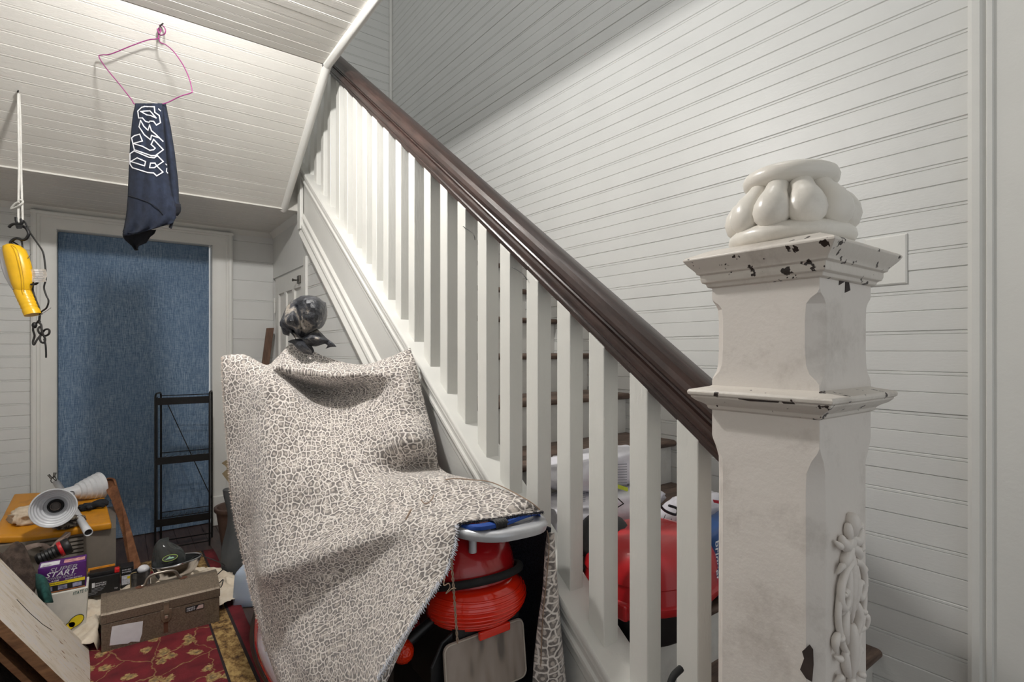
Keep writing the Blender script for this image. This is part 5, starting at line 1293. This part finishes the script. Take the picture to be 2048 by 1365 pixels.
wl = thing('work_light', H(45, 560), 'yellow plastic trouble light with ribbed handle hanging from the rope', 'work light')
MT['yplastic'] = plain('yellow_plastic', (244,190,26), rough=0.32, var=0.05)
m = NT('frosted_lens'); m.base(g((222,222,226))); m.rough(0.25); m.b.inputs['Transmission Weight'].default_value = 0.3; MT['frost'] = m.mat
# body: an oval shell tilted in its own plane; axis from the top end to the handle end
AX = [H(30,494), H(34,530), H(42,565), H(50,590), H(58,612), H(64,630)]
def oval_loft(stations, depth):
    """stations: left pixel, right pixel, row -> an oval section facing the viewer"""
    rings = []
    for (xl, xr, y, sk) in stations:
        a, b = H(xl, y + sk), H(xr, y - sk); c = (a+b)/2; hw = (b-a)/2; dp = Vector((FX, FY, 0))*min(depth, hw.length*1.0)
        rings.append([c + hw*math.cos(t) + dp*math.sin(t) for t in [2*math.pi*k/24 for k in range(24)]])
    return MB().loft(rings)
ys = obj('yellow_shell', oval_loft([(14,26,489,1),(10,38,493,2),(11,47,502,3),(14,54,518,4),(19,59,536,5),(24,62,554,5),(28,62.5,566,5),(32,62,576,4),(35,60,583,3)], .038), MT['yplastic'], parent=wl, smooth=60)
obj('shell_seam', MB().tube(curve_pts([H(22,490,-.03),H(34,500,-.042),H(42,530,-.043),H(47,560,-.042),H(48,584,-.034)], 6), .0015, 6), plain('yellow_seam', (196,150,20), 0.4), parent=ys, smooth=80)
ln_ = obj('lens', oval_loft([(6,14,493,1),(2,14,500,2),(2,18,516,3),(6,22,534,4),(12,26,552,4),(20,30,568,3),(26,33,578,2)], .030), MT['frost'], parent=wl, smooth=60)
hst = []
ax0, ax1 = (44, 580), (66, 630)
for k in range(23):
    f_ = k/22; cx_ = ax0[0] + (ax1[0]-ax0[0])*f_; cy_ = ax0[1] + (ax1[1]-ax0[1])*f_
    w_ = 13.5 - 1.5*f_ + (0.9 if (k % 3 == 0 and 3 < k < 17) else 0) + (1.6 if k >= 18 else 0)
    hst.append((cx_-w_, cx_+w_, cy_, 4))
obj('ribbed_handle', oval_loft(hst, .030), MT['yplastic'], parent=wl, smooth=40)
obj('switch', MB().hexa([H(31,578,-.02), H(34,577,-.02), H(37,584,-.02), H(34,586,-.02)], [H(31,578,.02), H(34,577,.02), H(37,584,.02), H(34,586,.02)]), MT['blackwire'], parent=wl)
obj('black_tab', MB().extrude([H(60,568,-.01), H(74,565,-.01), H(68,570,-.01), H(61,571,-.01)], Vector((FX,FY,0))*.012), MT['blackwire'], parent=wl)
hk = MB()
hk.tube(curve_pts([H(18,455), H(23,450), H(32,448), H(42,452), H(50,455), H(56,463), H(57,470), H(52,478), H(44,480), H(34,477), H(26,480), H(21,486), H(26,490)], 6), .0058, 8)
hk.tube(curve_pts([H(33,435), H(34,444), H(40,449), H(44,444), H(43,438)], 5), .007, 8)
obj('swivel_hook', hk, MT['black_plastic'], parent=wl, smooth=70)
obj('hook_block', MB().hexa([H(30,450,-.02), H(46,450,-.02), H(44,458,-.02), H(33,458,-.02)], [H(30,450,.02), H(46,450,.02), H(44,458,.02), H(33,458,.02)]), MT['black_plastic'], parent=wl, bevel=0.003)
lc = [[(43,440),(50,445),(60,465),(75,487),(86,505),(90,530),(92,556),(88,575),(92,590),(97,602),(93,616),(83,624),(79,632),(78,642)],
      [(43,478),(46,500),(52,518),(58,530),(64,545),(66,568),(66,582),(72,600),(78,616),(80,628),(79,642)],
      [(26,484),(38,492),(50,508),(56,524),(60,540)]]
for c in lc: obj('power_cord', MB().tube(curve_pts([H(*p, .012) for p in c], 6), .0034, 7), MT['blackwire'], parent=wl, smooth=80)
kn = [(79,640),(74,646),(68,650),(66,660),(69,672),(66,684),(68,690),(74,680),(82,670),(90,660),(98,660),(98,668),(90,672),(80,668),(76,660),(80,654),(84,662),(80,676),(82,684),(88,686),(90,678),(84,664),(82,650),(76,644),(80,644)]
obj('cord_bundle', MB().tube(curve_pts([H(x, y, .012 + .008*math.sin(i*1.7)) for i, (x, y) in enumerate(kn)], 6), .0042, 7), plain('dusty_black_cord', (52,50,48), 0.8), parent=wl, smooth=80)
obj('cord_bundle', MB().tube(curve_pts([H(88,678,.012), H(91,690,.012), H(92,706,.012), H(92,716,.012)], 5), .0036, 7), MT['blackwire'], parent=wl, smooth=80)
obj('plug', MB().ellipsoid(H(69,651,.01), .010, .010, .014), MT['blackwire'], parent=wl, smooth=80)
for a, b in (((78,632),(102,616)), ((78,632),(86,628)), ((50,522),(62,508)), ((34,478),(42,486))):
    obj('twist_tie', MB().tube([H(*a), H((a[0]+b[0])/2+2, (a[1]+b[1])/2-1), H(*b)], .0012, 5), plain('grey_tie', (120,118,116), 0.6), parent=wl)
wt = obj('warning_tag', MB().grid([[H(x + 2*math.sin(y*.3), y, .006 + .004*math.sin(x*.25)) for x in (63,70,78,86,93)] for y in (539,545,552,559,564)]), plain('pale_tag', (222,218,214), 0.5), parent=wl, solid=0.0008)
for k in range(6): obj('tag_print', MB().add([H(66,543+3.4*k,-.002), H(89-3*(k % 2),543+3.4*k,-.002), H(89-3*(k % 2),544+3.4*k,-.002), H(66,544+3.4*k,-.002)], [(0,1,2,3)]), MT['greyprint'], parent=wt)

# ------------------------------------------------------------------ wire hanger and navy shirt
NH = P(318, 62, y=2.775)
TH = NH.x*FX + NH.y*FY - .02
def G(px, py, dt=0.0): return PT(px, py, TH + dt)
MT['magenta'] = plain('magenta_coated_wire', (138,54,112), rough=0.4)
hg = thing('wire_hanger', G(315, 120), 'bent magenta wire hanger hung on a ceiling nail', 'hanger')
HW = [(318,74),(313,78),(296,80),(262,92),(222,108),(204,110),(198,114),(212,136),(240,170),(262,198),(271,209),(300,210),(330,207),(360,193),(382,186),(384,180),(378,156),(366,130),(348,104),(332,90),(320,84),(317,70)]
obj('hanger_wire', MB().tube(curve_pts([G(*p) for p in HW], 5), .0022, 7), MT['magenta'], parent=hg, smooth=80)
hc_ = [(317,72),(316,62),(314,54),(320,50),(328,54),(331,62),(328,69),(320,70),(316,64),(318,56),(322,60),(318,66),(315,58)]
obj('hanger_hook', MB().tube(curve_pts([G(x, y, .012*math.sin(i)) for i, (x, y) in enumerate(hc_)], 5), .0024, 7), MT['magenta'], parent=hg, smooth=80)
obj('ceiling_nail', MB().tube([P(322,60,y=2.80)+Vector((0,.03,.03)), G(320,52,-.01), G(326,47,-.03)], .003, 7), MT['blackwire'], parent=hg)
MT['navy'] = fabric('navy_jersey', (19,26,42), (32,41,60), bump=0.5, bs=700)
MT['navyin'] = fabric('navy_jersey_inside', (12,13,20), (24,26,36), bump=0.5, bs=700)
sh_ = thing('navy_shirt', G(300, 500), 'navy T-shirt with white outlined letters folded over the wire hanger', 'shirt')
# front fold: left and right outline down the rows; cross-section bulges towards the viewer with soft pleats
FRS = [(271,324,207),(270,325,214),(267,326,226),(265,327,242),(263,328,262),(261,330,282),(260,332,302),(259,334,322),(258,337,345),(257,340,368),(256,344,392),(255,350,405),(254,352,420),(252,352,436),(250,346,446)]
def shirt_front(f_, y):
    """pleats: a gentle bulge, a dark valley under the letters at the top"""
    d = -.030*max(0.0, math.sin(math.pi*min(1, max(0, f_))))**.7
    d += .016*math.exp(-((f_-.45)/.07)**2)*max(0, min(1, (300-y)/60))
    d += .004*math.sin(f_*19 + y*.02)
    return d
N_ = 26
rows = []
for xl, xr, y in FRS:
    rows.append([G(xl + (xr-xl)*k/N_, y, shirt_front(k/N_, y)) for k in range(N_+1)])
# the sleeve hangs on below, flaring left
LOW = [(249,345,452),(247,333,462),(246,318,468),(246,312,472)]
lowrows = []
for q, (xl, xr, y) in enumerate(LOW):
    lowrows.append([G(xl + (xr-xl)*k/N_, y + (6-q*1.6)*math.sin(k/N_*3.2) - (10+q*3)*(k/N_)**1.4*(1 if q else .5), shirt_front(k/N_, y)*(.9-.15*q) - .006*math.sin(k*.8)) for k in range(N_+1)])
obj('front_fold', MB().grid(rows + lowrows), [MT['navy']], parent=sh_, smooth=180, solid=0.003)
# right hand fold behind
FB = [(319,331,207),(320,333,216),(322,336,232),(325,341,255),(328,345,280),(331,349,305),(333,352,330),(335,355,355),(337,357,380),(339,357,398),(343,358,405),(349,360,410),(352,361,418),(353,359,426),(352,355,432)]
obj('back_fold', MB().grid([[G(xl + (xr-xl)*k/10, y, .030 - .022*math.sin(math.pi*k/10)) for k in range(11)] for xl, xr, y in FB]), MT['navy'], parent=sh_, smooth=180, solid=0.003)
FBX = [(348,361,408),(346,362,416),(347,361,424),(351,357,430)]
obj('inner_shadow_fold', MB().grid([[G(xl + (xr-xl)*k/6, y, .006) for k in range(7)] for xl, xr, y in FBX]), MT['navyin'], parent=sh_, smooth=180, solid=0.003)  # darker sheet: shade inside the fold put into the cloth colour
# back layer of the sleeve seen from inside, with its hanging tip
INS = [(246,312,460),(245.5,308,468),(246,300,474),(250,296,480),(257,292,486),(264,277,492),(268,275,498),(270,276,501)]
obj('sleeve_inside', MB().grid([[G(xl + (xr-xl)*k/10, y, .030 + .02*math.sin(math.pi*k/10)) for k in range(11)] for xl, xr, y in INS]), MT['navyin'], parent=sh_, smooth=180, solid=0.003)
obj('hem_tab', MB().extrude([G(344,437,.0), G(349,436,.0), G(342,458,.0), G(337,455,.0)], Vector((FX,FY,0))*.004), MT['navyin'], parent=sh_)
obj('sleeve_hem', MB().tube([G(246+2.55*k, 463.5 + 5.5*math.sin(k/26*3.2) - 13*(k/26)**1.4, -.034*max(0.0, math.sin(math.pi*k/26))**.7*.6 - .005) for k in range(27)], .0022, 6), MT['navy'], parent=sh_, smooth=80)
obj('armhole_seam', MB().tube(curve_pts([G(256,391.5,shirt_front(0,391)-.004), G(268,395,shirt_front(.14,395)-.004), G(286,401,shirt_front(.33,401)-.004), G(304,409,shirt_front(.5,409)-.004), G(318,420,shirt_front(.66,420)-.004), G(326,430,shirt_front(.74,430)-.004)], 5), .0016, 5), MT['navyin'], parent=sh_, smooth=80)
# printed outline letters, traced as narrow ribbons lying on the cloth
def fpos(px, py):
    for k in range(len(FRS)-1):
        if FRS[k][2] <= py <= FRS[k+1][2]:
            t = (py-FRS[k][2])/(FRS[k+1][2]-FRS[k][2]); xl = FRS[k][0]+(FRS[k+1][0]-FRS[k][0])*t; xr = FRS[k][1]+(FRS[k+1][1]-FRS[k][1])*t
            return max(0, min(1, (px-xl)/(xr-xl)))
    return 0.5
def Z1(x, y): return (235 + x*.12458, 190 + y*.12454)       # from the enlarged view
def ribbon(pts, w=2.1, close=True):
    q = [Z1(*p) for p in pts]
    if close: q = q + [q[0]]
    m = MB()
    for i in range(len(q)-1):
        (x0,y0),(x1,y1) = q[i], q[i+1]; L2 = math.hypot(x1-x0, y1-y0)
        if L2 < .01: continue
        nx2, ny2 = -(y1-y0)/L2*w/2, (x1-x0)/L2*w/2; ex, ey = (x1-x0)/L2*w*.45, (y1-y0)/L2*w*.45
        n = max(1, int(L2/2.0)); rows_ = []
        for k in range(n+1):
            f_ = k/n; x = (x0-ex) + (x1-x0+2*ex)*f_; y = (y0-ey) + (y1-y0+2*ey)*f_
            rows_.append([G(x+s*nx2, y+s*ny2, shirt_front(fpos(x+s*nx2, y+s*ny2), y+s*ny2) - .0042) for s in (-1, 1)])
        m.grid(rows_)
    return m
letters = {
 'letter_print': [[(435,185),(590,190),(600,280),(670,330),(690,445),(625,485),(580,425),(520,420),(505,440),(450,425),(400,370),(340,370),(325,260),(385,200)]],
 'letter_counter': [[(370,265),(520,255),(560,300),(620,370),(530,330),(470,320)]],
 'bolt_print': [[(370,410),(345,510),(430,640),(530,720),(545,650),(670,690),(730,745),(600,620),(545,575),(515,480),(490,570),(420,500)]],
 'letter_print.c': [[(225,690),(270,655),(355,630),(400,740),(250,780),(400,825),(520,890),(580,880),(605,855),(540,795),(580,715),(735,880),(610,975),(540,975),(270,880)]],
 'letter_print.a': [[(200,945),(265,900),(500,1000),(590,1010),(640,975),(735,1070),(630,1140),(730,1240),(630,1300),(580,1255),(480,1245),(240,1170),(200,1110)]],
 'letter_counter.a': [[(210,1070),(315,1010),(450,1070),(435,1140),(310,1100)], [(530,1095),(600,1095),(630,1140),(590,1170),(515,1170)]],
}
for nm, polys in letters.items():
    for pol in polys: obj(nm.split('.')[0], ribbon(pol), MT['inkwhite'], parent=sh_)
for pol in ([(660,225),(690,255)], [(775,1110),(790,1125)], [(790,1180),(785,1230),(805,1255)]):
    obj('print_fleck', ribbon(pol, 1.6, False), MT['inkwhite'], parent=sh_)

# ------------------------------------------------------------------ closet latch, hinge
MT['oldsteel'] = plain('old_steel', (98,94,88), rough=0.4, metal=0.7)
c = P(597, 560, x=XU-.006)
lt = obj('door_latch', MB().box(XU-.014, XU-.002, c.y-.045, c.y+.01, c.z-.026, c.z+.026), MT['oldsteel'], parent=dr, bevel=0.003)
obj('latch_knob', MB().lathe([(.005,0),(.005,.016),(.010,.020),(.010,.026),(.001,.028)], (XU-.012, c.y+.03, c.z), axis=(-1,0,0), seg=14).tube([(XU-.012,c.y-.01,c.z),(XU-.012,c.y+.035,c.z)], .004, 8), MT['oldsteel'], parent=lt, smooth=60)
c = P(551, 612, x=XU-.006)
obj('door_hinge', MB().lathe([(.001,0),(.006,.004),(.008,.03),(.006,.034),(.008,.038),(.008,.075),(.006,.079),(.008,.083),(.006,.112),(.001,.116)], (XU-.010, YD1-.012, c.z-.058), seg=12), MT['trim'], parent=dr, smooth=50)

# ------------------------------------------------------------------ things stored on the stairs
MT['bagwhite'] = plain('white_plastic_sack', (222,220,226), rough=0.35, var=0.05, bump=0.5, bscale=18)
def sack(name, c, rx, ry, rz, seed, label, rot=0.0, mat=None, grp=None):
    t = thing(name, (c[0], c[1], c[2]-rz), label, 'bag', grp)
    crumple_block('sack_body', c, rx, ry, rz, mat or MT['bagwhite'], seed, 0.16, rot, 6.0, parent=t)
    return t
s1 = sack('plastic_sack', (1.33, 1.285, .860), .24, .095, .058, 21, 'white printed plastic sack on top of another on the stairs', grp='white sacks on the stairs')
s2 = sack('plastic_sack', (1.31, 1.25, .745), .25, .110, .055, 25, 'white plastic sack with black diamond print under another sack', grp='white sacks on the stairs')
s3 = sack('plastic_sack', (1.59, 1.075, .638), .17, .070, .130, 29, 'white plastic sack with red print standing on lower stair', grp='white sacks on the stairs')
def onsack(c, ry_off, pts, name, mat, parent): 
    return obj(name, MB().extrude(pts, (0,.001,0)), mat, parent=parent)
yk = 1.185
q = [P(x, y, y=yk) for x, y in ((1231,928),(1252,928),(1252,934),(1231,934))]
for k in range(9): obj('print_line', MB().extrude([P(x, y+5.2*k, y=yk) for x, y in ((1231,929),(1254,928),(1254,929.6),(1231,930.6))], (0,.001,0)), MT['greyprint'], parent=s1)
obj('yellow_print', MB().extrude([P(x, y, y=yk-.004) for x, y in ((1231,968),(1256,976),(1256,984),(1231,976))], (0,.001,0)), plain('lime_ink', (204,220,60), 0.5), parent=s1)
yk = 1.13
for a, b in (((1231,993),(1247,1008)), ((1247,1008),(1231,1018))):
    obj('diamond_print', MB().tube([P(*a, y=yk), P(*b, y=yk)], .0018, 5), MT['inkblack'], parent=s2)
for k in range(7): obj('print_line', MB().extrude([P(x, y+3.4*k, y=yk) for x, y in ((1155,984),(1171,982),(1171,983),(1155,985))], (0,.001,0)), MT['greyprint'], parent=s2)
yk = .998
obj('red_print', MB().extrude([P(x, y, y=yk) for x, y in ((1426,1000),(1441,1002),(1441,1009),(1428,1006))], (0,.001,0)), plain('red_ink', (210,50,60), 0.5), parent=s3)
m = MB(); m.tube(curve_pts([P(x, y, y=yk) for x, y in ((1318,1008),(1330,1022),(1352,1030),(1354,1018),(1338,1012))], 5), .004, 6)
obj('dark_handle_slot', m, MT['inkblack'], parent=s3)
for a, b in (((1321,1055),(1331,1030)), ((1337,1060),(1343,1038))): obj('print_line', MB().tube([P(*a, y=yk), P(*b, y=yk)], .001, 5), MT['inkblack'], parent=s3)
# blue charcoal bag, lettering running downwards
bb = thing('charcoal_bag', (1.62, .925, .50), 'dark blue charcoal bag with white lettering behind the newel', 'bag')
crumple_block('bag_body', (1.62, .925, .635), .235, .060, .13, plain('blue_paper_sack', (22,66,122), 0.4, var=0.15, bump=0.3, bscale=14), 33, 0.10, 0.0, 5.0, parent=bb)
obj('lettering', text_mb('briquets', .125, .026, P(1428, 1085, y=.860), (0,0,-1), (1,0,0)), MT['inkwhite'], parent=bb)
# red and black machine housing
vc = thing('shop_vacuum', (1.22, .97, .50), 'red and black plastic vacuum with dark lid on the lower stairs', 'vacuum')
def vring(z, rx, ry, cx_=1.215, cy_=.975, n=32, e=.75):
    out = []
    for k in range(n):
        a = 2*math.pi*k/n; c_, s_ = math.cos(a), math.sin(a)
        out.append(Vector((cx_ + rx*math.copysign(abs(c_)**e, c_), cy_ + ry*math.copysign(abs(s_)**e, s_), z)))
    return out
MT['redvac'] = gloss('red_moulded_plastic', (186,28,34), 0.35, 0.3)
MT['blackvac'] = plain('black_moulded_plastic', (26,26,28), rough=0.5)
obj('tub', MB().loft([vring(.5,.155,.125), vring(.512,.165,.135), vring(.60,.175,.150)]), MT['blackvac'], parent=vc, smooth=40)
obj('red_housing', MB().loft([vring(.592,.182,.160), vring(.600,.188,.166), vring(.614,.188,.166), vring(.618,.180,.158), vring(.655,.176,.154), vring(.660,.181,.159), vring(.690,.176,.154), vring(.725,.160,.138), vring(.750,.128,.108), vring(.760,.09,.075)]), MT['redvac'], parent=vc, smooth=40)
obj('dark_lid', MB().ellipsoid((1.135, 1.075, .715), .082, .085, .075), MT['blackvac'], parent=vc, smooth=80)
obj('clamp', MB().box(1.025, 1.05, .90, .95, .575, .615), MT['redvac'], parent=vc, bevel=0.006)
tag(obj('black_hose', MB().tube(curve_pts([P(x, y, y=.64) for x, y in ((1340,1420),(1338,1385),(1346,1355),(1362,1338))], 6), .007, 8), MT['rubber'], smooth=80), 'black hose loop on the lowest visible stair', 'hose')

# ------------------------------------------------------------------ ceiling lamp that lights the hall (above the frame)
cl = thing('ceiling_lamp', (LAMP[0], LAMP[1], ZC-.02), 'small white flush ceiling lamp in the hall', 'lamp')
obj('lamp_base', MB().lathe([(.001,ZC-.001),(.06,ZC-.001),(.06,ZC-.014),(.045,ZC-.02),(.001,ZC-.02)], (LAMP[0], LAMP[1], 0), seg=28), MT['trim'], parent=cl, smooth=50)
